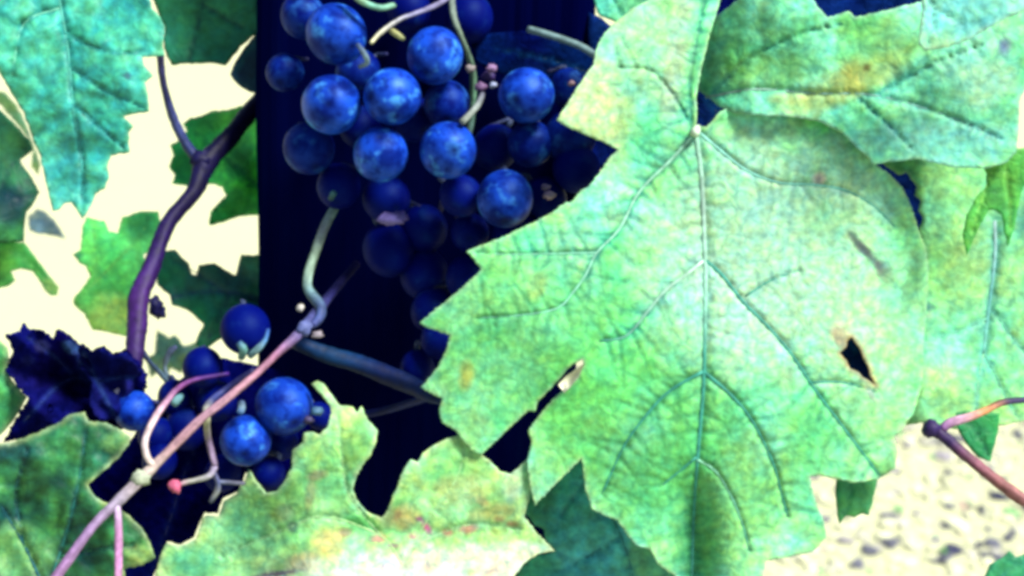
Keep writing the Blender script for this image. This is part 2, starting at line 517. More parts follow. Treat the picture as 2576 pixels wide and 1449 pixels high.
    if hole_rim is not None:
        for q in rings[1:]:
            rd, _ = seg_dist(x, y, q, True)
            f = (np.exp(-(rd / 9.0) ** 2) * 0.9)[:, None]; col = col * (1 - f) + lin(hole_rim) * f
    root = empty('grape_leaf', at(*( petiole[0][0][:2] if petiole else (curves[0][0][0] if curves else (cx, cy)) ), d0 + 0.002))
    tag(root, label, 'leaf', group)
    # triangles face the camera
    A, B, C = W[F[:, 0]], W[F[:, 1]], W[F[:, 2]]
    fl = ((np.cross(B - A, C - A)) @ FWD) > 0
    F[fl] = F[fl][:, ::-1]
    place = np.column_stack((x / 100, y / 100, np.full(len(x), seed * 1.7 % 50)))
    bl = mesh_obj('blade', W, F, mat or M_LEAF, root, col, place)
    if thick:
        sm = bl.modifiers.new('thickness', 'SOLIDIFY'); sm.thickness = thick; sm.offset = -1
    if vein_parts:
        for n_, v in enumerate(veins):
            if len(v) > 3 and v[3] is None: continue
            q, w0, w1 = curves[n_]
            z1 = np.ones(len(q))
            dq = depth(q[:, 0], q[:, 1], z1, 0 * z1) - 0.0001
            r = np.linspace(w0, w1, len(q)) * WIDTH / 2576 * vr_
            T, TF = tube_data(at(q[:, 0], q[:, 1], dq), r, 8, 0.35)
            cs = v[3] if len(v) > 3 else [vein]
            mesh_obj('midrib' if n_ == 0 else 'vein', T, TF, M_STEM, root, shade_curve(cs, len(q), 8))
    if petiole:
        pts_, pr, pcol = petiole
        q = catmull(pts_, 12)
        T, TF = tube_data(at(q[:, 0], q[:, 1], q[:, 2]), np.full(len(q), pr * WIDTH / 2576), 8)
        mesh_obj('petiole', T, TF, M_STEM, root, shade_curve([pcol], len(q), 8))
    return root

def sst(a, b, t):
    t = np.clip((t - a) / (b - a), 0, 1); return t * t * (3 - 2 * t)

TEAL = (62, 158, 138); PALE = (160, 222, 192); LILAC = (160, 196, 178)
# --- the big leaf in front of the grapes
A_OUT = [(1752, 320), (1753, 280), (1752, 238), (1765, 170), (1785, 90), (1812, 0), (1830, -70), (1740, -95), (1660, -40), (1636, -5), (1590, 22), (1540, 62), (1512, 95),
         (1500, 125), (1495, 160), (1470, 195), (1440, 240), (1415, 280), (1400, 302), (1420, 315), (1470, 338), (1520, 358), (1555, 377), (1535, 395), (1515, 425), (1480, 470),
         (1462, 478), (1440, 505), (1412, 516), (1390, 535), (1330, 565), (1260, 598), (1172, 632), (1190, 650), (1210, 678), (1150, 735), (1100, 775), (1055, 812), (1075, 825), (1132, 843),
         (1122, 880), (1100, 925), (1058, 975), (1080, 988), (1112, 1002), (1104, 1030), (1110, 1062), (1146, 1084), (1160, 1105), (1185, 1133), (1210, 1146), (1240, 1117),
         (1290, 1068), (1328, 1034), (1345, 1036), (1352, 1012), (1400, 962), (1432, 925), (1466, 904), (1468, 918), (1452, 950), (1415, 985), (1390, 1004), (1352, 1050), (1328, 1084), (1337, 1112), (1325, 1160),
         (1330, 1210), (1345, 1272), (1400, 1215), (1463, 1154), (1468, 1195), (1472, 1235), (1488, 1280), (1520, 1297), (1552, 1308), (1574, 1343), (1601, 1374), (1635, 1382), (1656, 1420), (1700, 1450), (1720, 1520),
         (1800, 1540), (1880, 1500), (1918, 1455), (1926, 1412), (1990, 1400), (2045, 1388), (2080, 1352), (2072, 1310), (2052, 1262), (2036, 1199), (2062, 1196), (2098, 1204), (2150, 1215), (2205, 1207), (2252, 1180), (2257, 1135), (2250, 1100),
         (2268, 1082), (2300, 1040), (2324, 955), (2336, 862), (2334, 790), (2341, 700), (2330, 625), (2312, 580), (2294, 522), (2270, 470), (2232, 432), (2192, 405), (2160, 350), (2070, 290), (1950, 255), (1860, 258), (1812, 280), (1780, 318)]
A_HOLE = [(2143, 848), (2152, 862), (2166, 880), (2172, 900), (2185, 922), (2190, 945), (2203, 970), (2184, 956), (2170, 948), (2160, 936), (2138, 927), (2130, 908), (2113, 888), (2128, 874), (2132, 858)]
def a_shape(x, y):
    d = 0.005 * ((x - 1750) / 500) ** 2 + 0.003 * ((y - 700) / 500) ** 2
    d = d + 0.022 * np.clip((x - 2140) / 200, 0, 2) ** 2
    d = d + 0.010 * np.exp(-((x - 1745) / 55) ** 2) * sst(1130, 1330, y)
    d = d + 0.012 * sst(1330, 1230, x) * sst(1000, 1150, y) * 0
    d = d - 0.010 * sst(1560, 1400, x) * sst(420, 300, y)
    return d
A_VEINS = [
    ([(1750, 330), (1765, 450), (1772, 600), (1775, 700), (1772, 900), (1768, 1000), (1755, 1150), (1745, 1300), (1740, 1460)], 15, 9, [PALE, LILAC, PALE, TEAL, TEAL, (60, 160, 140), (70, 160, 140)]),
    ([(1748, 335), (1690, 400), (1608, 483), (1558, 576), (1501, 636), (1474, 690), (1441, 736), (1401, 776), (1308, 793), (1200, 800)], 10, 4, [PALE, PALE, (150, 225, 195), (130, 215, 180)]),
    ([(1755, 330), (1820, 385), (1880, 430), (1960, 460), (2050, 465), (2130, 480), (2200, 520), (2250, 570)], 9, 5, [(150, 225, 205), TEAL]),
    ([(1774, 655), (1815, 690), (1870, 760), (1930, 820), (1990, 890), (2050, 980), (2110, 1060), (2170, 1140), (2212, 1196)], 11, 6, [TEAL]),
    ([(1770, 656), (1724, 693), (1674, 730), (1624, 790), (1574, 846), (1508, 858)], 9, 6, [(200, 240, 215), TEAL]),
    ([(1771, 935), (1830, 985), (1880, 1040), (1920, 1110), (1950, 1180), (1965, 1240), (1982, 1300)], 10, 5, [TEAL]),
    ([(1768, 935), (1691, 979), (1644, 1023), (1591, 1089), (1564, 1133), (1534, 1199), (1514, 1243)], 10, 5, [TEAL]),
    ([(1753, 1155), (1800, 1185), (1840, 1250), (1868, 1320), (1885, 1385)], 8, 4, [(150, 225, 185), TEAL]),
    ([(1752, 1150), (1710, 1185), (1660, 1225)], 8, 4, [TEAL]),
    ([(1501, 636), (1401, 638), (1290, 640), (1195, 636)], 6, 3, [(140, 220, 185)]),
    ([(1875, 745), (1940, 705), (2010, 680)], 6, 3, [TEAL]),
    ([(2040, 962), (2120, 962), (2200, 985)], 6, 3, [TEAL]),
    ([(1745, 330), (1700, 250), (1640, 180), (1560, 170)], 5, 3, None),
    ([(1740, 320), (1735, 200), (1760, 60), (1780, -30)], 6, 4, None),
]
A_SPOTS = [(2150, 440, 170, 90, 25, (150, 244, 200), .6), (1700, 1080, 330, 260, 0, (122, 228, 104), .45), (1300, 850, 260, 200, 15, (118, 226, 108), .4), (2120, 1080, 140, 160, 0, (136, 232, 116), .4), (1930, 640, 340, 330, 0, (210, 252, 214), 0.75), (2170, 780, 150, 330, -8, (196, 248, 190), .6), (1460, 240, 110, 180, -30, (236, 252, 176), 0.85), (1640, 120, 120, 150, 0, (196, 240, 160), .5), (1700, 150, 30, 200, 8, (188, 205, 185), .6),  # first mint spot lifts the shoulder shadow; whitish ones paint bright light
           (1230, 900, 200, 160, 20, (124, 226, 120), 0.5), (1430, 760, 150, 130, 0, (120, 222, 140), .4), (1172, 945, 22, 40, 0, (214, 222, 110), .8), (1350, 720, 25, 40, 20, (190, 226, 130), .6),
           (1540, 540, 40, 30, 0, (160, 195, 150), .6), (2060, 450, 22, 20, 0, (205, 180, 180), .9), (2180, 635, 70, 13, 48, (96, 112, 112), 1), (2226, 682, 38, 24, 50, (104, 92, 104), 1), (2238, 705, 20, 12, 60, (120, 130, 70), .7),
           (2112, 845, 34, 20, 55, (214, 190, 150), .9), (2140, 830, 30, 50, -30, (238, 240, 200), .5), (2210, 1050, 60, 120, -20, (170, 240, 150), .5), (2190, 990, 30, 10, 60, (214, 200, 180), .7),
           (1720, 1280, 200, 200, 0, (92, 200, 110), .55), (1740, 1390, 45, 150, 4, (40, 140, 105), .6), (1560, 1180, 120, 120, 0, (130, 226, 120), .4), (1880, 1280, 120, 200, 15, (180, 245, 150), .5),  # dark green strip paints the shade in the midrib fold
           (1180, 1080, 60, 60, 0, (190, 236, 160), .6), (1250, 640, 90, 40, 20, (150, 235, 140), .5), (2270, 700, 60, 150, 0, (150, 240, 190), .5), (1395, 1180, 70, 90, 0, (150, 235, 130), .5)]
big = leaf('large pale mint leaf with a dark slit and a torn hole, overlapping the grapes', A_OUT, 0.0, (128, 238, 150), (184, 252, 202), vein=(44, 148, 126), rim=(214, 242, 190), rimw=6,
     holes=[A_HOLE], veins=A_VEINS, spots=A_SPOTS, shape=a_shape, wave=0.0016, wavel=300, step=5.0, ladder=32, ladder_len=112, quilt=0.0008, patch=150, hue=0.18, gain=1.34, ladder_c=0.85, vr_=0.40, hole_rim=(206, 176, 130),
     petiole=([(1746, 340, 0.0005), (1752, 326, 0.003), (1757, 326, 0.02), (1760, 330, 0.05)], 12, (205, 230, 200)))

fx = [(1404, 968, .002), (1424, 946, .0005), (1446, 932, -.0005), (1470, 914, .001), (1456, 948, 0), (1436, 972, .002), (1420, 988, .004)]
fv = np.array([at(*p) for p in fx]); fv = np.vstack((fv, fv + FWD * 0.0004))
mesh_obj('torn_flap', fv, [tuple(range(7)), tuple(range(13, 6, -1))] + [(i, (i + 1) % 7, 7 + (i + 1) % 7, 7 + i) for i in range(7)], M_STEM, big, np.repeat(lin((236, 236, 206), .7)[None], 14, 0))
# --- leaf over its upper right shoulder
B_OUT = [(1806, 266), (1782, 246), (1752, 226), (1748, 180), (1760, 120), (1776, 60), (1830, 20), (1900, -40), (1990, -30), (2040, -8), (2060, 20), (2082, 44), (2135, 28), (2150, 43), (2230, 26), (2322, 2), (2400, -40),
         (2640, -60), (2650, 120), (2590, 200), (2564, 255), (2562, 330), (2556, 385), (2530, 410), (2480, 424), (2400, 420), (2310, 400), (2250, 405), (2194, 414), (2188, 398), (2152, 368), (2120, 335), (2060, 305), (1980, 292), (1900, 290), (1850, 286)]
leaf('mottled green and yellow leaf overlapping the upper edge of the large mint leaf', B_OUT, -0.006, (122, 214, 126), (146, 228, 190), vein=(70, 168, 158), rim=(190, 232, 200), rimw=6,
     veins=[([(1775, 245), (1900, 225), (2050, 235), (2200, 240), (2380, 290), (2520, 350)], 9, 4, [(150, 190, 170), (120, 190, 180)]), ([(1790, 235), (1880, 150), (2000, 90), (2120, 60)], 7, 3, None), ([(2200, 240), (2330, 170), (2470, 110)], 6, 3, None), ([(2150, 238), (2230, 310), (2300, 380)], 6, 3, None)],
     spots=[(2120, 215, 190, 45, -24, (206, 226, 120), .75), (2140, 190, 50, 50, 0, (214, 214, 116), .6), (1950, 120, 140, 90, 0, (96, 196, 90), .55), (2240, 100, 120, 60, -10, (150, 214, 120), .5), (2420, 240, 160, 110, 0, (120, 205, 176), .6),
            (2350, 360, 220, 60, 0, (128, 212, 200), .7), (1900, 190, 130, 60, 0, (150, 220, 110), .5), (2470, 150, 120, 120, 0, (160, 234, 206), .6), (1990, 250, 60, 18, 0, (220, 224, 110), .6), (2530, 115, 20, 28, 20, (112, 124, 170), .9), (2180, 170, 12, 10, 0, (120, 110, 70), .8), (1850, 290, 60, 24, 0, (60, 150, 120), .4), (2480, 210, 80, 60, 0, (206, 240, 190), .4)],
     shape=lambda x, y: 0.012 * np.clip((290 - x * 0 - y) / 300, 0, 2) * 0 + 0.006 * ((x - 2200) / 350) ** 2 + 0.010 * np.clip((1900 - x) / 140, 0, 1) ** 2, wave=0.0014, wavel=230, step=7.5, ladder=36, ladder_len=60, quilt=0.0012, patch=110, fine=0.0016, gain=1.4)
leaf('small pale aqua leaf curl at the top beside the mottled leaf', [(2322, -50), (2319, 40), (2311, 112), (2330, 128), (2385, 118), (2440, 98), (2500, 62), (2545, 40), (2620, 10), (2620, -60)], -0.032,
     (150, 236, 206), (176, 246, 218), vein=(130, 214, 200), rim=(214, 248, 205), veins=[([(2330, -30), (2350, 40), (2335, 110)], 5, 3), ([(2350, 20), (2430, 60), (2480, 60)], 5, 2)], wave=0.001, ladder=40, step=9)
# --- right edge
C_OUT = [(2195, 395), (2230, 420), (2262, 440), (2278, 432), (2296, 455), (2306, 470), (2300, 492), (2316, 505), (2310, 530), (2322, 548), (2312, 575), (2270, 620), (2240, 760), (2240, 960), (2280, 1070), (2330, 1062), (2400, 1080), (2520, 1070), (2660, 1040), (2680, 700), (2660, 420), (2480, 390), (2330, 380)]
leaf('smooth light green leaf at the right with a grey-blue forked midrib', C_OUT, 0.030, (150, 240, 168), (186, 248, 172), vein=(112, 196, 186), rim=(206, 236, 176), rimw=7,
     veins=[([(2502, 555), (2503, 640), (2492, 740), (2482, 820), (2474, 890)], 13, 10, [(170, 205, 205), (110, 190, 186), (120, 200, 180)]), ([(2474, 890), (2500, 935), (2530, 1000), (2560, 1050)], 8, 5, [(100, 186, 150)]), ([(2474, 890), (2462, 950), (2455, 1030)], 7, 4, [(140, 214, 160)]),
            ([(2485, 800), (2420, 830), (2350, 850)], 6, 4, [(120, 206, 170)]), ([(2490, 770), (2540, 840), (2590, 900)], 6, 4, [(110, 196, 160)])],
     spots=[(2338, 772, 14, 11, 0, (60, 130, 130), .9), (2337, 795, 14, 8, 0, (232, 236, 200), .8), (2420, 680, 60, 80, 0, (196, 244, 160), .5), (2360, 820, 60, 40, 0, (90, 196, 140), .4), (2540, 1000, 60, 90, 0, (160, 230, 110), .5), (2590, 560, 40, 60, 0, (60, 150, 160), .6)],
     wave=0.002, step=8, ladder=50, ladder_len=80, shape=lambda x, y: 0.018 * np.clip((2330 - x) / 100, 0, 1) ** 2)
leaf('bright grass-green leaf tips hanging below the mottled leaf at the right', [(2430, 380), (2470, 410), (2484, 440), (2480, 470), (2455, 500), (2432, 540), (2422, 590), (2432, 642), (2450, 600), (2468, 562), (2486, 530), (2500, 528), (2520, 540), (2526, 575), (2536, 618), (2552, 570), (2562, 520), (2574, 470), (2620, 430), (2620, 370)], 0.004,
     (92, 186, 84), (120, 206, 92), vein=(140, 216, 100), veins=[([(2500, 420), (2470, 500), (2438, 610)], 6, 3), ([(2530, 420), (2540, 520), (2538, 600)], 6, 3)], wave=0.001, step=8, ladder=0, mat=M_FAR)
leaf('dark green leaf scrap behind the red-brown cane', [(2405, 1040), (2425, 1035), (2515, 1040), (2512, 1080), (2500, 1125), (2492, 1160), (2460, 1150), (2430, 1115), (2410, 1080)], 0.022, (34, 140, 86), (52, 160, 92), vein=(50, 130, 90),
     veins=[([(2420, 1045), (2460, 1090), (2488, 1150)], 5, 3)], ladder=0, wave=0.001, step=9, mat=M_FAR)
leaf('deep green leaf corner low at the right above the gravel', [(2470, 1470), (2490, 1420), (2525, 1400), (2540, 1385), (2556, 1402), (2600, 1390), (2640, 1420), (2640, 1530), (2480, 1530)], 0.05, (40, 148, 108), (66, 172, 120), vein=(60, 150, 120),
     veins=[([(2500, 1480), (2540, 1430), (2600, 1400)], 6, 3)], ladder=0, wave=0.001, step=10, mat=M_FAR)
leaf('small shaded green lobe peeking below the lower edge of the large mint leaf', [(2080, 1180), (2106, 1195), (2102, 1240), (2106, 1290), (2112, 1318), (2128, 1298), (2150, 1302), (2170, 1292), (2186, 1296), (2196, 1260), (2206, 1215), (2215, 1180)], 0.02, (96, 190, 110), (112, 200, 128), vein=(80, 170, 120),
     veins=[([(2150, 1190), (2142, 1240), (2125, 1300)], 5, 3)], ladder=0, wave=0.001, step=9, mat=M_FAR)
# --- below the big leaf
G_OUT = [(1480, 1130), (1400, 1180), (1330, 1170), (1318, 1205), (1322, 1250), (1308, 1284), (1330, 1300), (1345, 1322), (1368, 1332), (1372, 1355), (1392, 1384), (1372, 1394), (1335, 1396), (1312, 1425), (1296, 1452), (1300, 1530), (1500, 1560), (1720, 1540), (1720, 1350), (1600, 1200)]
leaf('blue-teal leaf tucked under the lower lobe of the large mint leaf', G_OUT, 0.034, (74, 184, 158), (104, 206, 204), vein=(60, 156, 164), rim=(70, 160, 130), veins=[([(1470, 1140), (1520, 1260), (1570, 1370), (1600, 1480)], 9, 6, [(60, 150, 130), (40, 130, 140)]), ([(1490, 1190), (1430, 1270), (1390, 1340)], 6, 3), ([(1560, 1350), (1480, 1400), (1400, 1440)], 6, 3)],
     spots=[(1640, 1420, 50, 90, -20, (130, 212, 150), .6), (1360, 1250, 50, 60, 0, (60, 140, 100), .6), (1340, 1430, 60, 40, 0, (60, 176, 120), .5)], wave=0.002, step=9, ladder=40, ladder_len=60)
H_OUT = [(360, 1540), (390, 1449), (402, 1400), (410, 1383), (421, 1366), (447, 1374), (473, 1366), (493, 1356), (503, 1326), (508, 1304), (520, 1296), (550, 1299), (563, 1259), (593, 1243), (606, 1222), (617, 1206), (625, 1180), (640, 1205), (667, 1240), (695, 1236), (714, 1213), (734, 1173),
         (734, 1136), (760, 1113), (764, 1089), (784, 1086), (804, 1093), (824, 1073), (834, 1039), (829, 1019), (806, 990), (782, 966), (800, 958), (815, 966), (837, 996), (854, 1019), (887, 1023), (897, 1037), (910, 1022), (924, 1053), (950, 1083), (947, 1109), (934, 1143), (914, 1169), (897, 1196), (887, 1233),
         (894, 1256), (920, 1286), (957, 1303), (970, 1293), (984, 1259), (1000, 1223), (1017, 1179), (1034, 1156), (1050, 1163), (1064, 1139), (1087, 1123), (1124, 1103), (1150, 1095), (1200, 1105), (1215, 1146), (1232, 1158), (1258, 1186), (1285, 1192), (1308, 1172), (1330, 1150), (1345, 1190), (1330, 1260), (1318, 1300), (1345, 1335), (1395, 1385), (1352, 1392), (1318, 1416), (1292, 1450), (1270, 1530), (1190, 1590), (1100, 1600), (1000, 1660), (850, 1640), (720, 1680), (560, 1620), (420, 1590)]
leaf('yellow-green leaf with brown and pink blotches and a deep rounded notch, below the post', H_OUT, 0.012, (156, 226, 136), (206, 242, 162), vein=(178, 228, 160), rim=(232, 246, 190), rimw=8, veins=[([(1010, 1420), (960, 1350), (820, 1300), (720, 1330), (560, 1400)], 8, 4, [(190, 226, 150), (150, 220, 160)]), ([(960, 1350), (880, 1250), (860, 1150), (850, 1050)], 6, 3), ([(1010, 1420), (1080, 1300), (1150, 1200), (1170, 1110)], 6, 3), ([(1040, 1370), (1180, 1320), (1310, 1330)], 5, 3)],
     spots=[(800, 1195, 30, 14, -10, (166, 160, 120), .8), (780, 1240, 13, 40, 8, (168, 172, 128), .7), (735, 1325, 14, 16, 0, (110, 140, 120), .8), (715, 1290, 26, 26, 0, (190, 206, 150), .6), (830, 1370, 44, 40, 0, (232, 208, 130), .8), (760, 1415, 50, 26, -10, (240, 206, 150), .7),
            (480, 1410, 90, 60, 0, (82, 200, 150), .7), (600, 1330, 90, 70, -30, (110, 214, 170), .55), (905, 1320, 44, 30, 20, (84, 204, 110), .7), (1010, 1300, 60, 34, -10, (234, 206, 130), .8), (934, 1356, 14, 12, 0, (90, 120, 110), .8), (955, 1355, 18, 12, 0, (236, 160, 140), .9), (988, 1373, 20, 8, 0, (180, 120, 160), .9),
            (1056, 1306, 13, 9, 20, (150, 60, 130), 1), (1074, 1328, 22, 10, 55, (240, 100, 160), 1), (1124, 1340, 16, 10, 0, (208, 140, 110), .9), (1000, 1295, 12, 16, 20, (214, 150, 100), .7), (1240, 1290, 60, 24, -10, (224, 214, 120), .7), (1255, 1308, 16, 8, 0, (170, 130, 90), .8), (1120, 1190, 60, 70, 0, (130, 230, 120), .6), (1180, 1330, 26, 12, -10, (214, 140, 130), .8), (1290, 1318, 20, 10, 10, (206, 150, 110), .8), (1040, 1350, 16, 9, 0, (214, 130, 140), .8), (870, 1340, 18, 12, 0, (206, 160, 120), .7), (1215, 1262, 20, 12, 30, (222, 190, 120), .7), (1160, 1230, 70, 40, 0, (224, 232, 160), .6), (1290, 1215, 26, 50, 0, (232, 246, 214), .6),
            (1040, 1470, 420, 92, -5, (250, 250, 222), .95), (1290, 1400, 110, 36, -6, (248, 248, 218), .9), (970, 1426, 16, 10, 0, (230, 190, 206), .8), (1075, 1425, 10, 18, 0, (206, 190, 196), .7), (1240, 1436, 30, 16, 0, (240, 206, 200), .6), (1140, 1408, 26, 9, 0, (238, 212, 206), .7), (900, 1432, 20, 14, 0, (206, 210, 200), .5), (1180, 1440, 18, 10, 0, (210, 226, 170), .6), (1020, 1402, 22, 8, 0, (206, 230, 170), .6), (700, 1443, 66, 6, -8, (120, 84, 130), .9)],
     shape=lambda x, y: 0.012 * sst(800, 520, x) + 0.006 * sst(1120, 960, y) - 0.00011 * np.clip(y - 1340, 0, 300) * sst(620, 860, x), wave=0.0018, step=6.5, ladder=44, ladder_len=70, patch=140)
# --- lower left
J_OUT = [(-130, 1190), (-70, 1132), (0, 1116), (33, 1112), (100, 1086), (147, 1063), (173, 1043), (213, 1036), (223, 1059), (267, 1063), (300, 1079), (327, 1099), (323, 1119), (300, 1149), (267, 1179), (220, 1219), (236, 1246), (260, 1263), (290, 1274), (313, 1289), (353, 1326), (377, 1363), (391, 1403), (362, 1420), (333, 1427), (311, 1432), (318, 1490), (262, 1560), (240, 1640), (140, 1630), (60, 1670), (-20, 1600), (-110, 1560), (-120, 1460), (-180, 1380), (-140, 1290)]
leaf('mottled dark green leaf with a cream rim in the lower left corner', J_OUT, 0.004, (26, 98, 82), (84, 168, 92), vein=(20, 76, 98), rim=(206, 222, 160), rimw=8, veins=[([(120, 1500), (60, 1370), (0, 1270)], 10, 6, [(30, 100, 110)]), ([(120, 1480), (170, 1330), (200, 1200), (215, 1080)], 7, 4, [(40, 120, 110)]), ([(60, 1370), (40, 1240), (70, 1130)], 6, 3, [(36, 110, 104)]), ([(150, 1400), (260, 1380), (350, 1370)], 6, 3, [(60, 150, 100)])],
     spots=[(40, 1400, 90, 80, 0, (150, 220, 130), .6), (350, 1400, 40, 30, 0, (206, 230, 130), .6), (30, 1130, 80, 30, 0, (24, 90, 100), .6), (290, 1110, 40, 30, 0, (150, 214, 120), .5), (240, 1190, 60, 50, 0, (80, 180, 120), .5)], wave=0.002, wavel=180, step=7.5, ladder=36, ladder_len=50, patch=80, fine=0.0045, quilt=0.0014, gain=0.85)
leaf('pale green leaf edge at the far left beside the dark curled leaf', [(-60, 840), (0, 856), (18, 875), (22, 905), (15, 935), (40, 972), (67, 1000), (45, 1040), (18, 1075), (0, 1094), (-60, 1120)], 0.03, (96, 190, 106), (130, 210, 120), vein=(80, 170, 110), rim=(216, 236, 170), veins=[([(-40, 900), (10, 960), (50, 1000)], 6, 3)], ladder=0, wave=0.001, step=9, mat=M_FAR)
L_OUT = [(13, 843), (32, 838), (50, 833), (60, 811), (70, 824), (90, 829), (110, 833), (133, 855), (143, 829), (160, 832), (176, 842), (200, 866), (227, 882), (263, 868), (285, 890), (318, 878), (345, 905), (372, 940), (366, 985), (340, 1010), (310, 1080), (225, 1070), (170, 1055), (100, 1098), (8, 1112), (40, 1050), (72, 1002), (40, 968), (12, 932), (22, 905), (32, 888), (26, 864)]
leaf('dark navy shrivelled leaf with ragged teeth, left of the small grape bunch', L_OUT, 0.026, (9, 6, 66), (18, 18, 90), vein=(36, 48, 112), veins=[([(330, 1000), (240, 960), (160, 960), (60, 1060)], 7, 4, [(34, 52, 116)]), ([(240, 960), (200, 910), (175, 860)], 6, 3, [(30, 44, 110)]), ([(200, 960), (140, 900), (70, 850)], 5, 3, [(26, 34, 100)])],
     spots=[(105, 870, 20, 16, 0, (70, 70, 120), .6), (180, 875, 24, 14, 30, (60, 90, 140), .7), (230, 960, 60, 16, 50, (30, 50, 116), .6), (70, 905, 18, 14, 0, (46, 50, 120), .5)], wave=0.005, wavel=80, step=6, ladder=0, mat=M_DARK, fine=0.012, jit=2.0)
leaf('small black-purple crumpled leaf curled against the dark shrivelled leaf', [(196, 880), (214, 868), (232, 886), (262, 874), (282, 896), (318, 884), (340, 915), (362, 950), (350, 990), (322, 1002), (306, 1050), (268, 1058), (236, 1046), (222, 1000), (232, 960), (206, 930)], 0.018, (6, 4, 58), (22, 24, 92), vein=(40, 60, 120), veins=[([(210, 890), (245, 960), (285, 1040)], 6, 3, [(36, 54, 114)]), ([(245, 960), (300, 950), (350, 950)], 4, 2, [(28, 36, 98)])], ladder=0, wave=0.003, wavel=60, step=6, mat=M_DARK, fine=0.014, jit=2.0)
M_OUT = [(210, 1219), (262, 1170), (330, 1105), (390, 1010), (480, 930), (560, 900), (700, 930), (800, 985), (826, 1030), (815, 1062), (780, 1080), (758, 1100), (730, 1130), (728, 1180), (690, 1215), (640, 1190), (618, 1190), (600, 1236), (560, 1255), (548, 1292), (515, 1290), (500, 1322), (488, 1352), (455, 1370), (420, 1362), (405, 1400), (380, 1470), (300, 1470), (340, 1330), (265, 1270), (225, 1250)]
leaf('navy leaf standing in for the shade behind the small grape bunch', M_OUT, 0.056, (2, 2, 62), (5, 8, 72), vein=(14, 24, 84), veins=[([(380, 1450), (430, 1300), (480, 1150), (560, 1000)], 7, 4, [(12, 20, 84)])], ladder=0, mat=M_DARK, wave=0.002, step=11)  # navy colour carries the shade among the berries
# --- upper left
N_OUT = [(-130, -40), (-90, -120), (-20, -190), (80, -170), (180, -230), (250, -150), (340, -120), (360, -60), (376, 0), (380, 20), (403, 43), (414, 67), (412, 95), (409, 117), (414, 140), (385, 141), (357, 143), (362, 165), (384, 190), (363, 207), (370, 233), (374, 280), (333, 287), (310, 293), (334, 318), (322, 332), (324, 384), (277, 391), (269, 417), (274, 447), (263, 473), (240, 486), (230, 510), (207, 550), (192, 525), (178, 508), (160, 512), (150, 525), (133, 530), (122, 483), (114, 455), (103, 400), (83, 350), (60, 283), (27, 233), (7, 197), (-20, 150), (-60, 60)]
leaf('large blue-teal leaf hanging in the upper left corner', N_OUT, 0.018, (58, 176, 158), (92, 208, 176), vein=(56, 160, 160), rim=(120, 216, 170), rimw=7, veins=[([(140, -50), (170, 120), (185, 280), (205, 400), (208, 530)], 8, 4, [(100, 206, 180), (60, 170, 160)]), ([(150, 20), (60, 60), (30, 190)], 7, 4, [(120, 214, 180)]), ([(160, 80), (260, 130), (370, 130)], 6, 3, [(70, 186, 170)]), ([(175, 170), (270, 230), (360, 270)], 6, 3, [(60, 176, 165)]), ([(185, 260), (250, 320), (310, 370)], 6, 3, [(60, 176, 165)])],
     spots=[(320, 190, 13, 10, 0, (70, 110, 130), .9), (20, 160, 60, 140, -15, (84, 206, 160), .6), (160, 420, 60, 110, 0, (60, 170, 176), .5), (60, 330, 18, 120, -22, (160, 226, 170), .6), (300, 30, 70, 40, 0, (80, 206, 190), .4)], wave=0.002, wavel=200, step=7, ladder=34, ladder_len=46, patch=70, fine=0.004, quilt=0.0012)
leaf('dark green leaf at the top between the teal leaf and the post', [(350, -50), (386, 0), (400, 40), (414, 67), (412, 120), (420, 143), (432, 164), (465, 160), (500, 160), (530, 158), (567, 165), (582, 147), (612, 112), (650, 80), (700, 40), (700, -50)], 0.095, (36, 134, 108), (54, 156, 116), vein=(24, 96, 88), rim=(60, 150, 90), rimw=5, veins=[([(520, -40), (500, 60), (480, 150)], 8, 4), ([(510, 10), (590, 60), (640, 80)], 5, 3)], ladder=0, wave=0.002, step=10, mat=M_FAR)
leaf('dark blue-green leaf tip touching the left side of the post', [(700, 40), (650, 78), (612, 125), (592, 155), (579, 187), (592, 206), (608, 220), (630, 232), (700, 245)], 0.080, (10, 54, 84), (16, 66, 92), vein=(36, 110, 110), rim=(34, 100, 112), veins=[([(690, 60), (630, 120), (590, 185)], 5, 3, [(36, 110, 112)])], ladder=0, wave=0.001, step=10, mat=M_FAR)
Q_OUT = [(425, 418), (437, 392), (428, 366), (450, 352), (470, 330), (460, 312), (480, 296), (505, 292), (533, 279), (570, 278), (600, 268), (640, 258), (720, 270), (720, 540), (640, 542), (600, 545), (560, 560), (527, 567), (530, 535), (548, 512), (570, 494), (560, 470), (530, 462), (500, 470), (473, 468), (433, 461), (440, 440)]
leaf('bright green leaf behind the fork of the dark cane, against the post', Q_OUT, 0.14, (60, 186, 96), (120, 236, 104), vein=(60, 170, 90), veins=[([(650, 470), (570, 400), (500, 340), (470, 310)], 7, 4), ([(640, 460), (560, 500), (535, 555)], 6, 3)], gain=1.9, spots=[(600, 390, 40, 70, 0, (22, 110, 92), .6), (460, 420, 36, 40, 0, (70, 196, 80), .7), (560, 300, 80, 24, -20, (80, 200, 84), .7), (590, 520, 50, 30, 0, (76, 200, 84), .7)], ladder=0, wave=0.004, wavel=140, step=10, mat=M_FAR)
R_OUT = [(217, 546), (240, 552), (263, 556), (274, 583), (297, 587), (307, 547), (330, 540), (353, 532), (397, 532), (402, 566), (395, 610), (377, 630), (360, 640), (385, 700), (370, 780), (362, 850), (310, 845), (273, 836), (233, 830), (213, 790), (187, 768), (185, 752), (205, 728), (227, 696), (217, 670), (200, 662), (183, 640), (203, 628), (207, 576)]
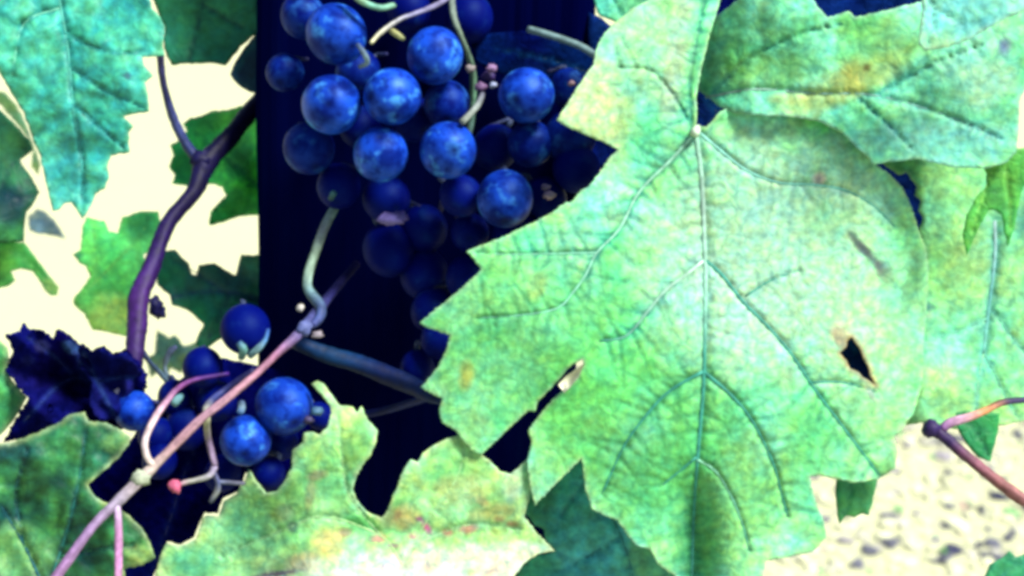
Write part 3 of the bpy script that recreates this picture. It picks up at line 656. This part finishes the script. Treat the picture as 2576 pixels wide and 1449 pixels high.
leaf('sunlit green lobed leaf behind the lower bend of the dark cane', R_OUT, 0.13, (104, 222, 116), (160, 246, 120), vein=(120, 214, 108), veins=[([(190, 760), (260, 690), (330, 620), (380, 550)], 7, 4, [(130, 220, 110)]), ([(240, 710), (240, 630), (235, 560)], 5, 3), ([(230, 740), (300, 740), (360, 700)], 5, 3)], gain=1.35, spots=[(290, 800, 90, 60, 0, (214, 255, 130), .9), (350, 570, 50, 36, 0, (30, 140, 96), .6), (192, 642, 18, 14, 0, (30, 120, 90), .8)], ladder=0, wave=0.003, wavel=150, step=9, mat=M_FAR)
S_OUT = [(385, 650), (410, 632), (440, 629), (458, 650), (474, 664), (482, 690), (494, 692), (500, 667), (540, 662), (568, 680), (592, 692), (600, 665), (607, 640), (630, 643), (720, 640), (720, 800), (640, 850), (600, 850), (560, 850), (546, 858), (520, 878), (490, 867), (500, 840), (513, 816), (490, 795), (467, 777), (433, 767), (428, 743), (397, 717)]
leaf('dark green toothed leaf behind the topmost grape of the small bunch', S_OUT, 0.12, (26, 104, 96), (44, 156, 98), vein=(30, 80, 104), veins=[([(680, 760), (580, 735), (500, 735), (430, 750)], 8, 4, [(26, 74, 104)]), ([(580, 735), (550, 800), (520, 860)], 5, 3), ([(560, 735), (500, 690), (430, 650)], 5, 3)], gain=1.3, spots=[(430, 690, 40, 50, 0, (36, 150, 90), .7), (560, 820, 40, 40, 0, (30, 130, 84), .6), (590, 700, 60, 40, 0, (12, 60, 84), .6)], ladder=0, wave=0.003, wavel=150, step=9, mat=M_FAR)
T_OUT = [(-130, 330), (-80, 262), (0, 277), (40, 317), (73, 353), (82, 378), (64, 392), (50, 403), (66, 428), (82, 450), (100, 484), (85, 510), (67, 533), (62, 570), (60, 608), (0, 612), (-70, 640), (-140, 560), (-160, 440)]
leaf('dark green leaf at the left edge below the teal leaf', T_OUT, 0.15, (28, 106, 96), (84, 176, 108), vein=(24, 84, 84), rim=(50, 130, 90), veins=[([(-50, 560), (0, 480), (40, 400), (70, 370)], 7, 4), ([(0, 480), (50, 500), (90, 490)], 5, 3)], spots=[(20, 520, 70, 50, 0, (10, 56, 90), .8), (20, 370, 50, 40, 0, (84, 160, 96), .5)], ladder=0, wave=0.003, wavel=130, step=10, mat=M_FAR)
leaf('small green leaf at the left edge with a long pale tip', [(-60, 600), (0, 608), (60, 610), (75, 630), (90, 650), (118, 688), (147, 723), (143, 742), (130, 744), (113, 730), (98, 705), (83, 683), (53, 676), (27, 683), (38, 706), (20, 720), (0, 724), (-60, 730)], 0.165, (84, 190, 92), (132, 220, 104), vein=(130, 216, 110), veins=[([(-40, 630), (40, 640), (100, 690), (138, 738)], 6, 3)], gain=1.3, spots=[(20, 700, 40, 20, 0, (70, 160, 80), .6), (125, 720, 26, 22, 40, (196, 240, 140), .8)], ladder=0, wave=0.002, step=9, mat=M_FAR)
leaf('blurred grey-green leaf far behind the small grape bunch', [(395, 830), (425, 850), (440, 842), (462, 870), (500, 862), (520, 885), (512, 915), (470, 910), (455, 940), (430, 925), (418, 960), (396, 935), (380, 950), (368, 905), (390, 885)], 0.30, (150, 190, 150), (206, 222, 180), vein=(120, 150, 140), veins=[([(370, 940), (430, 890), (500, 880)], 5, 3)], ladder=0, wave=0.004, wavel=60, step=8, mat=M_FAR)
leaf('blurred blue-grey leaf shape standing in for a ground shadow behind the left leaves', [(70, 545), (95, 525), (110, 530), (135, 552), (152, 578), (165, 600), (130, 592), (100, 588), (75, 580)], 0.35, (136, 166, 196), (170, 196, 206), vein=(120, 150, 180), veins=[([(75, 560), (110, 560), (155, 592)], 4, 2)], ladder=0, wave=0.002, wavel=80, step=8, mat=M_FAR)  # leaf shape coloured as the shadow on the ground behind
leaf('blurred lime leaf far behind the gap under the teal leaf', [(-30, 225), (10, 232), (40, 262), (62, 305), (80, 352), (100, 410), (96, 440), (78, 420), (84, 380), (70, 345), (38, 305), (0, 262), (-30, 250)], 0.30, (190, 240, 150), (214, 246, 180), vein=(170, 226, 140), veins=[([(0, 240), (50, 310), (90, 420)], 4, 2)], ladder=0, wave=0.002, wavel=80, step=8, mat=M_FAR)
# --- behind the top of the big leaf
leaf('mint leaf sliver at the top edge between the post and the large leaf', [(1494, -50), (1495, 0), (1502, 30), (1510, 40), (1522, 44), (1560, 60), (1660, 40), (1700, -50)], 0.016, (110, 226, 178), (130, 236, 190), vein=(100, 206, 180), veins=[([(1520, -40), (1550, 10), (1570, 50)], 5, 3)], ladder=0, wave=0.0005, step=9)
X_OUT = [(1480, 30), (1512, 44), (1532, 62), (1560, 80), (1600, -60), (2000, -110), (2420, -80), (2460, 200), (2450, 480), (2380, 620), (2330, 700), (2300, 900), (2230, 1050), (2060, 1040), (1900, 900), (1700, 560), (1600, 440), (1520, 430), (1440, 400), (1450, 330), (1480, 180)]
leaf('navy leaf standing in for the deep shade behind the large mint leaf', X_OUT, 0.063, (4, 8, 70), (10, 34, 86), vein=(16, 60, 100), veins=[([(1780, 250), (1950, 500), (2150, 880)], 8, 4, [(16, 50, 96)]), ([(1780, 250), (2050, 200), (2350, 100)], 7, 4, [(16, 50, 96)])], ladder=0, mat=M_DARK, wave=0.0015, step=14)  # added backing leaf; the deep shade in the gaps is its navy colour
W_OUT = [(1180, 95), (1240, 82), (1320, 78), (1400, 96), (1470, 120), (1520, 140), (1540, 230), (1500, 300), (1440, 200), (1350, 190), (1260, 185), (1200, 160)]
leaf('blackish teal leaf on the post above the grapes', W_OUT, 0.052, (3, 10, 66), (5, 26, 72), vein=(14, 50, 90), veins=[([(1500, 190), (1380, 150), (1240, 120)], 6, 3, [(14, 56, 92)])], ladder=0, mat=M_DARK, wave=0.001, step=10,
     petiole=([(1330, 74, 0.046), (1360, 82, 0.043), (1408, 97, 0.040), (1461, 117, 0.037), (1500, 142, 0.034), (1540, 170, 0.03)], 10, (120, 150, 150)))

# ------------------------------------------------------------------ canes
def tube_part(name, pts, radii, cols, parent, n=10, rough=0.0, seed=1, step=10):
    """pts: (x, y, depth) control points, radii in view units at each."""
    p = np.column_stack((np.asarray(pts, float), np.asarray(radii, float)))
    q = catmull(p, step)
    rs = np.random.RandomState(seed)
    r = np.maximum(q[:, 3], 0.8) * WIDTH / 2576 * (DIST + q[:, 2]) / DIST * (1 + rough * (rs.rand(len(q)) - .5))
    T, TF = tube_data(at(q[:, 0], q[:, 1], q[:, 2]), r, n)
    cc = shade_curve(cols, len(q), n)
    if rough:      # long fibrous ridges that run with the cane
        ang = np.arange(n); ctr = np.repeat(at(q[:, 0], q[:, 1], q[:, 2]), n, 0)
        kk = np.tile(ang, len(q)); ii = np.repeat(np.arange(len(q)), n)
        rid = vnoise(kk * 3.3, ii * 0.12, 1.0, seed + 50)
        T = ctr + (T - ctr) * (1 + 0.34 * (rid - .5))[:, None]
        cc = cc * (0.62 + 0.76 * vnoise(kk * 3.3, ii * 0.2, 1.0, seed + 51))[:, None]
        T = T + (np.repeat(r, n)[:, None]) * rough * 0.2 * rs.randn(len(T), 3)
    return mesh_obj(name, T, TF, M_STEM, parent, cc)

def bump_part(name, p, r, col, parent, seed=1, squash=(1, 1, 1)):
    rs = np.random.RandomState(seed)
    V, F = [], []; n, m = 10, 7
    c = at(p[0], p[1], p[2]); r = r * WIDTH / 2576
    for j in range(m + 1):
        th = math.pi * j / m
        for k in range(n):
            ph = 2 * math.pi * k / n
            w = r * (1 + 0.18 * rs.randn() * (0 < j < m))
            V.append(c + w * (RGT * math.sin(th) * math.cos(ph) * squash[0] + UPV * math.cos(th) * squash[1] + FWD * math.sin(th) * math.sin(ph) * squash[2]))
    for j in range(m):
        for k in range(n):
            F.append((j * n + k, j * n + (k + 1) % n, (j + 1) * n + (k + 1) % n, (j + 1) * n + k))
    return mesh_obj(name, V, F, M_STEM, parent, np.repeat(lin(col)[None], len(V), 0))

def thing(name, label, cat, p, group=None):
    e = empty(name, at(*p)); tag(e, label, cat, group); return e

c = thing('vine_cane', 'thick dark purple cane forking beside the post at the left', 'cane', (335, 960, 0.05), 'vine canes')
tube_part('cane', [(690, 205, 0.115), (640, 268, 0.105), (575, 345, 0.095), (515, 415, 0.088), (487, 483, 0.082), (420, 566, 0.074), (383, 666, 0.066), (350, 745, 0.06), (346, 816, 0.056), (340, 883, 0.052), (333, 975, 0.05)], [22, 22, 23, 27, 20, 20, 22, 25, 25, 23, 21],
          [(6, 1, 58), (4, 1, 56), (6, 1, 58), (12, 3, 64), (30, 10, 80), (42, 16, 88), (66, 26, 106), (50, 20, 90), (22, 8, 72)], c, 12, 0.12, 4)
tube_part('side_shoot', [(402, 128, 0.07), (408, 190, 0.075), (420, 245, 0.08), (440, 305, 0.084), (470, 365, 0.087), (508, 410, 0.088)], [9, 9.5, 10, 11, 13, 16], [(60, 56, 100), (56, 56, 108), (40, 46, 100), (66, 76, 136), (40, 56, 110), (20, 24, 84)], c, 10, 0.1, 6)
bump_part('node', (390, 770, 0.058), 24, (10, 8, 70), c, 3, (0.8, 1.2, 1)); bump_part('node', (398, 785, 0.062), 20, (14, 20, 76), c, 7, (1, 1, 1)); bump_part('node', (506, 405, 0.086), 30, (10, 6, 66), c, 9, (1, 1, 0.8))

tube_part('tendril', [(345, 860, 0.055), (372, 905, 0.058), (400, 935, 0.06), (425, 960, 0.06), (415, 925, 0.062), (428, 885, 0.062), (445, 872, 0.062)], [7, 7, 7, 8, 6, 9, 5], [(40, 30, 90), (50, 70, 100), (60, 90, 110), (90, 110, 120), (60, 70, 110)], c, 8, 0.3, 3)
c = thing('vine_cane', 'slender pink cane running diagonally in front of the small grape bunch', 'cane', (143, 1460, -0.012), 'vine canes')
tube_part('cane', [(110, 1500, -0.016), (143, 1449, -0.014), (233, 1326, -0.010), (293, 1266, -0.006), (367, 1193, -0.002), (400, 1159, 0.0), (500, 1059, 0.003), (567, 1006, 0.006), (640, 945, 0.010), (704, 883, 0.016), (764, 826, 0.024), (828, 745, 0.045), (897, 665, 0.07)],
          [13, 12.5, 12.5, 14, 14, 12, 10.5, 10.5, 10, 10, 13, 12, 11], [(150, 104, 148), (156, 118, 164), (146, 118, 160), (148, 138, 156), (186, 170, 160), (178, 136, 146), (172, 132, 150), (176, 130, 144), (150, 100, 128), (84, 90, 150), (34, 34, 96), (16, 16, 80)], c, 12, 0.08, 8)  # upper end turns navy, painting its fade into the dark
tube_part('side_shoot', [(294, 1264, -0.006), (298, 1310, -0.008), (299, 1380, -0.010), (296, 1500, -0.013)], [9, 10, 10, 11], [(170, 160, 186), (196, 140, 186), (190, 130, 180), (214, 160, 190)], c, 10, 0.06, 2)
tube_part('tendril', [(386, 1170, -0.001), (371, 1150, -0.002), (364, 1120, -0.002), (370, 1090, 0.0), (395, 1043, 0.003), (420, 1009, 0.007), (447, 978, 0.012), (490, 955, 0.018), (575, 940, 0.024)], [9, 9, 9, 9, 9, 8, 7, 6, 5], [(220, 200, 190), (206, 190, 190), (216, 190, 190), (196, 150, 176), (130, 70, 130), (74, 34, 110), (60, 24, 110)], c, 8, 0.06, 3)
bump_part('node', (355, 1202, -0.003), 19, (186, 196, 170), c, 5, (1.2, 1.0, 0.9)); bump_part('node', (766, 826, 0.021), 19, (104, 116, 176), c, 8); bump_part('node', (755, 775, 0.030), 10, (190, 186, 180), c, 8); bump_part('node', (798, 842, 0.022), 11, (150, 140, 150), c, 6, (1.4, .8, 1))

c = thing('leaf_stalk', 'pale grey-green bent stalk standing in front of the post', 'stalk', (790, 800, 0.03), 'stalks')
tube_part('stalk', [(862, 480, 0.045), (850, 510, 0.044), (820, 566, 0.042), (794, 633, 0.040), (777, 683, 0.038), (774, 723, 0.036), (790, 750, 0.034), (808, 776, 0.031), (800, 805, 0.028), (784, 820, 0.025)], [10, 11, 11.5, 12, 12, 12, 13, 12, 12, 10], [(90, 126, 136), (120, 156, 150), (140, 150, 156), (150, 176, 150), (150, 180, 160), (104, 140, 146), (70, 90, 140), (60, 70, 130)], c, 10, 0.04, 2)
c = thing('vine_cane', 'dark blue-teal cane crossing low in front of the post', 'cane', (760, 870, 0.05), 'vine canes')
tube_part('cane', [(740, 862, 0.052), (770, 872, 0.050), (904, 918, 0.048), (1030, 965, 0.044), (1085, 992, 0.040), (1180, 1020, 0.036)], [15, 20, 23, 23, 22, 20], [(0, 34, 80), (2, 52, 94), (0, 26, 82), (0, 32, 86), (0, 46, 98)], c, 12, 0.06, 3)
tube_part('side_shoot', [(900, 1046, 0.062), (960, 1034, 0.060), (1030, 1014, 0.054), (1090, 998, 0.044)], [9, 10, 10, 8], [(6, 16, 84), (12, 30, 96), (8, 30, 96)], c, 8, 0.06, 3)
c = thing('vine_cane', 'red-brown cane with a broken knob at the lower right above the gravel', 'cane', (2342, 1076, 0.0), 'vine canes')
tube_part('cane', [(2335, 1062, 0.004), (2350, 1082, 0.002), (2388, 1109, 0.0), (2472, 1183, -0.004), (2572, 1256, -0.008), (2660, 1310, -0.012)], [12, 15, 15, 14, 15, 15], [(80, 56, 100), (46, 26, 80), (128, 76, 92), (156, 100, 98), (160, 106, 104), (126, 88, 100)], c, 12, 0.12, 3)
tube_part('side_shoot', [(2368, 1082, 0.001), (2390, 1064, 0.001), (2438, 1049, 0.0), (2478, 1033, 0.0), (2522, 1013, 0.002), (2575, 1006, 0.004), (2660, 1000, 0.006)], [12, 13, 11, 9, 9, 9, 9], [(110, 70, 130), (206, 160, 186), (220, 150, 96), (60, 50, 84), (36, 40, 84), (120, 120, 134)], c, 10, 0.08, 5)
bump_part('knob', (2343, 1078, 0.0), 22, (44, 26, 84), c, 5)

# ------------------------------------------------------------------ grapes
def grape_mesh():
    n, m = 32, 22; V, F, C = [], [], []
    for j in range(m + 1):
        th = math.pi * (j / m)
        for k in range(n):
            ph = 2 * math.pi * k / n
            r = 1.0 - 0.05 * math.exp(-(th / 0.14) ** 2) - 0.10 * math.exp(-((math.pi - th) / 0.2) ** 2)
            V.append((r * math.sin(th) * math.cos(ph), r * math.sin(th) * math.sin(ph), r * math.cos(th) * 1.04))
            s = math.exp(-(th / 0.13) ** 2)
            C.append((1 - 0.8 * math.exp(-(th / 0.3) ** 2), min(1, 1.1 * s), 0))
    for j in range(m):
        for k in range(n):
            F.append((j * n + k, (j + 1) * n + k, (j + 1) * n + (k + 1) % n, j * n + (k + 1) % n))
    me = bpy.data.meshes.new('grape'); me.from_pydata(V, [], F)
    a = me.attributes.new('Col', 'FLOAT_COLOR', 'POINT')
    c4 = np.ones((len(V), 4), np.float32); c4[:, :3] = C
    a.data.foreach_set('color', c4.ravel()); me.materials.append(M_GRAPE)
    me.polygons.foreach_set('use_smooth', [True] * len(me.polygons)); me.update()
    return me
GRAPE = grape_mesh()
def grapes(parent, items, seed, target, keep=1.0):
    rs = np.random.RandomState(seed)
    for it in items:
        x, y, d, r = it[:4]
        o = bpy.data.objects.new('grape', GRAPE); SC.collection.objects.link(o); o.parent = parent
        P = at(x, y, d)
        o.location = tuple(P - np.array(parent.location))
        s = r * WIDTH / 2576 * (DIST + d) / DIST
        o.scale = (s * rs.uniform(.94, 1.03), s * rs.uniform(.94, 1.03), s * rs.uniform(.97, 1.06))
        bl = np.clip(1.25 - (d - 0.018) / 0.018, 0.12, 1.0) if d < 0.03 else (0.30 if y < 420 and d < 0.045 else 0.05)      # bloom falls with depth and lower down, painting deep shade on rear berries
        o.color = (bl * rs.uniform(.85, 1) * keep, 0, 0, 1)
        ax = it[4] if len(it) > 4 else None
        if ax is None:
            v = -FWD * rs.uniform(.0, .9) - UPV * rs.uniform(.2, 1) + RGT * rs.uniform(-.7, .7)
        else:
            v = RGT * ax[0] + UPV * ax[1] - FWD * ax[2]
        v = v / np.linalg.norm(v)
        o.rotation_mode = 'QUATERNION'
        o.rotation_quaternion = Vector(tuple(v)).to_track_quat('Z', 'Y')
        # pedicel: from the far pole of the berry towards the rachis
        a = P - v * s * 0.98
        t = at(*target(x, y, d)); e = a + (t - a) * min(1.0, 0.006 / (np.linalg.norm(t - a) + 1e-6))
        mid = a - v * s * 0.45; 
        q = catmull(np.array((a, mid, (mid + e) / 2 + 0, e)), 0.0012)
        T, TF = tube_data(q, np.linspace(0.0010, 0.0006, len(q)), 6)
        me = mesh_obj('pedicel', T, TF, M_STEM, None, shade_curve([(60, 76, 110), (24, 30, 84)], len(q), 6))
        me.parent = o
        me.matrix_parent_inverse = (o_matrix(parent, o)).inverted()

def o_matrix(parent, o):
    from mathutils import Matrix
    return Matrix.Translation(parent.location) @ Matrix.LocRotScale(o.location, o.rotation_quaternion, o.scale)

b1 = thing('grape_bunch', 'large bunch of frosted blue grapes hanging in front of the dark post', 'grapes', (1060, -40, 0.045), 'bunches of grapes')
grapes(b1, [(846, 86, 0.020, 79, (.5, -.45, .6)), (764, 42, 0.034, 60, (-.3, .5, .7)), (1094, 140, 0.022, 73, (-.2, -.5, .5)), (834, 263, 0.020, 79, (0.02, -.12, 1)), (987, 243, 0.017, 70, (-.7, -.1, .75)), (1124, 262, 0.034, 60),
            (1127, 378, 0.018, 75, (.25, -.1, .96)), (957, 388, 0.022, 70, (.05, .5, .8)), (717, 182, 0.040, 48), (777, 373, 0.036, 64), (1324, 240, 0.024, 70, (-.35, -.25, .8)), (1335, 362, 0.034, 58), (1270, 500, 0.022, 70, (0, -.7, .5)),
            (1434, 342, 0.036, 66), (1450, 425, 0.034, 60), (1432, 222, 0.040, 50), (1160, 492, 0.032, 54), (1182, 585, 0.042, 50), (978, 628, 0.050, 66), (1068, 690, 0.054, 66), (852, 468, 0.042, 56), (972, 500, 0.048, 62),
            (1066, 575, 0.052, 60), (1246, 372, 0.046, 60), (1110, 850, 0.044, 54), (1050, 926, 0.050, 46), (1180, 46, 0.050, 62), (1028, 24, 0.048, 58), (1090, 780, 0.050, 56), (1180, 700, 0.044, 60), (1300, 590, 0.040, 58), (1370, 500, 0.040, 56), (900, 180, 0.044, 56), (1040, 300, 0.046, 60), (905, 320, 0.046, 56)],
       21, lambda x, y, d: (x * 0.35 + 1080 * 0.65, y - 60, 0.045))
tube_part('rachis', [(1135, -60, 0.040), (1137, 0, 0.034), (1144, 50, 0.030), (1160, 95, 0.032), (1190, 190, 0.044), (1180, 330, 0.050), (1120, 480, 0.054), (1090, 640, 0.054), (1090, 820, 0.054)], [9, 9, 8, 7, 8, 9, 8, 7, 6], [(112, 126, 126), (120, 138, 120), (96, 140, 110), (76, 100, 110), (60, 60, 100), (20, 20, 84), (10, 10, 74)], b1, 10, 0.1, 3)
tube_part('rachis_branch', [(1137, -10, 0.034), (1087, 18, 0.028), (1040, 36, 0.024), (1004, 50, 0.020), (958, 82, 0.014), (934, 108, 0.010)], [7, 7, 6, 6, 6, 5], [(110, 106, 136), (120, 116, 150), (130, 130, 160), (190, 190, 180), (216, 214, 170)], b1, 8, 0.12, 5)
tube_part('rachis_branch', [(870, -30, 0.012), (900, -5, 0.010), (930, 12, 0.010), (960, 20, 0.014), (990, 14, 0.020)], [8, 9, 8, 8, 7], [(190, 210, 140), (110, 170, 150), (130, 180, 150)], b1, 8, 0.12, 6)
tube_part('stub', [(985, 78, 0.016), (1000, 88, 0.014), (1014, 98, 0.016)], [8, 8, 6], [(200, 200, 130), (150, 160, 110)], b1, 8, 0.1, 4)
tube_part('stub', [(900, 112, 0.008), (916, 135, 0.006), (924, 158, 0.010), (905, 168, 0.014)], [6, 7, 7, 6], [(70, 96, 150), (130, 160, 170), (110, 130, 150)], b1, 8, 0.15, 4)
tube_part('stub', [(1162, 308, 0.012), (1180, 290, 0.014), (1202, 264, 0.020), (1214, 236, 0.028)], [9, 8, 8, 7], [(150, 160, 150), (136, 146, 140), (90, 90, 110)], b1, 8, 0.1, 4)
tube_part('stub', [(840, 485, 0.030), (832, 500, 0.032)], [8, 8], [(60, 110, 110), (50, 90, 110)], b1, 8, 0.1, 4)
for k, (x, y, d, r, cc) in enumerate([(1183, 172, 0.026, 12, (150, 140, 140)), (1236, 172, 0.028, 14, (140, 110, 150)), (1210, 218, 0.028, 14, (120, 90, 130)), (1242, 214, 0.026, 10, (150, 160, 190)), (1226, 192, 0.032, 16, (50, 34, 90)), (987, 551, 0.030, 20, (130, 116, 190)), (1005, 545, 0.031, 18, (110, 96, 176)), (1380, 492, 0.024, 13, (196, 160, 176)), (1372, 470, 0.026, 10, (140, 120, 150)), (1438, 210, 0.026, 9, (150, 120, 130)), (1268, 745, 0.04, 8, (90, 110, 150))]):
    bump_part('berry_stub', (x, y, d), r, cc, b1, 11 + k, (1.2 if k != 5 else 1.8, 0.8, 0.9))

b2 = thing('grape_bunch', 'small sparse bunch of blue grapes behind the slender pink cane', 'grapes', (560, 960, 0.03), 'bunches of grapes')
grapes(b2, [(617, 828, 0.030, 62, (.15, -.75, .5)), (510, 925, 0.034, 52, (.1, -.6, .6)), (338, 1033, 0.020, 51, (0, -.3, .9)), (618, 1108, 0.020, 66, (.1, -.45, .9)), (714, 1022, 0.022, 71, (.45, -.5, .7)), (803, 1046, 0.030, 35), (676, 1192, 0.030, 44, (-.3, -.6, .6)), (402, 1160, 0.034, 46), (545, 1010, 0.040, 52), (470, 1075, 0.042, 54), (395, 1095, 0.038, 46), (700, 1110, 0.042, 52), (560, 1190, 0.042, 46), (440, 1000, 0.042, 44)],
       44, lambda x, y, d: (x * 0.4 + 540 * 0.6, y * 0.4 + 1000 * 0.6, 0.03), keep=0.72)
tube_part('rachis', [(640, 930, 0.018), (560, 985, 0.018), (522, 1020, 0.010), (519, 1050, 0.004), (523, 1100, 0.012), (541, 1172, 0.014)], [8, 8, 9, 9, 8, 8], [(40, 40, 90), (30, 34, 90), (60, 70, 130), (176, 176, 140), (130, 110, 140), (150, 130, 160)], b2, 8, 0.12, 3)
tube_part('rachis_branch', [(541, 1172, 0.014), (528, 1196, 0.013), (497, 1207, 0.012), (466, 1214, 0.011), (446, 1222, 0.010)], [9, 8, 6, 6, 5], [(150, 136, 170), (150, 150, 150), (150, 150, 140), (170, 110, 140)], b2, 8, 0.12, 5)
tube_part('rachis_branch', [(535, 1185, 0.014), (548, 1212, 0.016), (547, 1234, 0.018), (530, 1262, 0.02)], [7, 6, 8, 6], [(110, 110, 150), (90, 100, 150), (170, 170, 170), (90, 100, 140)], b2, 8, 0.12, 6)
tube_part('rachis_branch', [(547, 1212, 0.016), (580, 1214, 0.018), (616, 1216, 0.02)], [5, 5, 5], [(90, 100, 130), (110, 110, 130)], b2, 8, 0.12, 7)
tube_part('stub', [(606, 900, 0.016), (612, 880, 0.012), (600, 862, 0.012)], [9, 10, 8], [(120, 160, 150), (96, 150, 140), (60, 100, 140)], b2, 8, 0.12, 7)
tube_part('stub', [(628, 896, 0.014), (648, 878, 0.012), (666, 856, 0.014), (674, 830, 0.018)], [8, 8, 6, 5], [(100, 140, 150), (110, 150, 156), (70, 120, 170), (50, 90, 170)], b2, 8, 0.1, 7)
tube_part('stub', [(602, 1040, 0.012), (608, 1026, 0.012), (606, 1012, 0.014)], [8, 9, 8], [(50, 100, 170), (110, 140, 160), (70, 90, 130)], b2, 8, 0.1, 7)
tube_part('stub', [(436, 1018, 0.012), (446, 1004, 0.012), (456, 996, 0.016)], [9, 10, 7], [(110, 160, 160), (90, 140, 150)], b2, 8, 0.1, 7)
bump_part('shrivelled_berry', (441, 1223, 0.008), 16, (206, 100, 134), b2, 4)
for k, (x, y, d, r, cc) in enumerate([(797, 1034, 0.014, 14, (70, 110, 140)), (776, 1056, 0.014, 12, (70, 64, 100)), (300, 985, 0.02, 12, (120, 120, 140))]):
    bump_part('berry_stub', (x, y, d), r, cc, b2, 31 + k, (1.2, .8, 1))
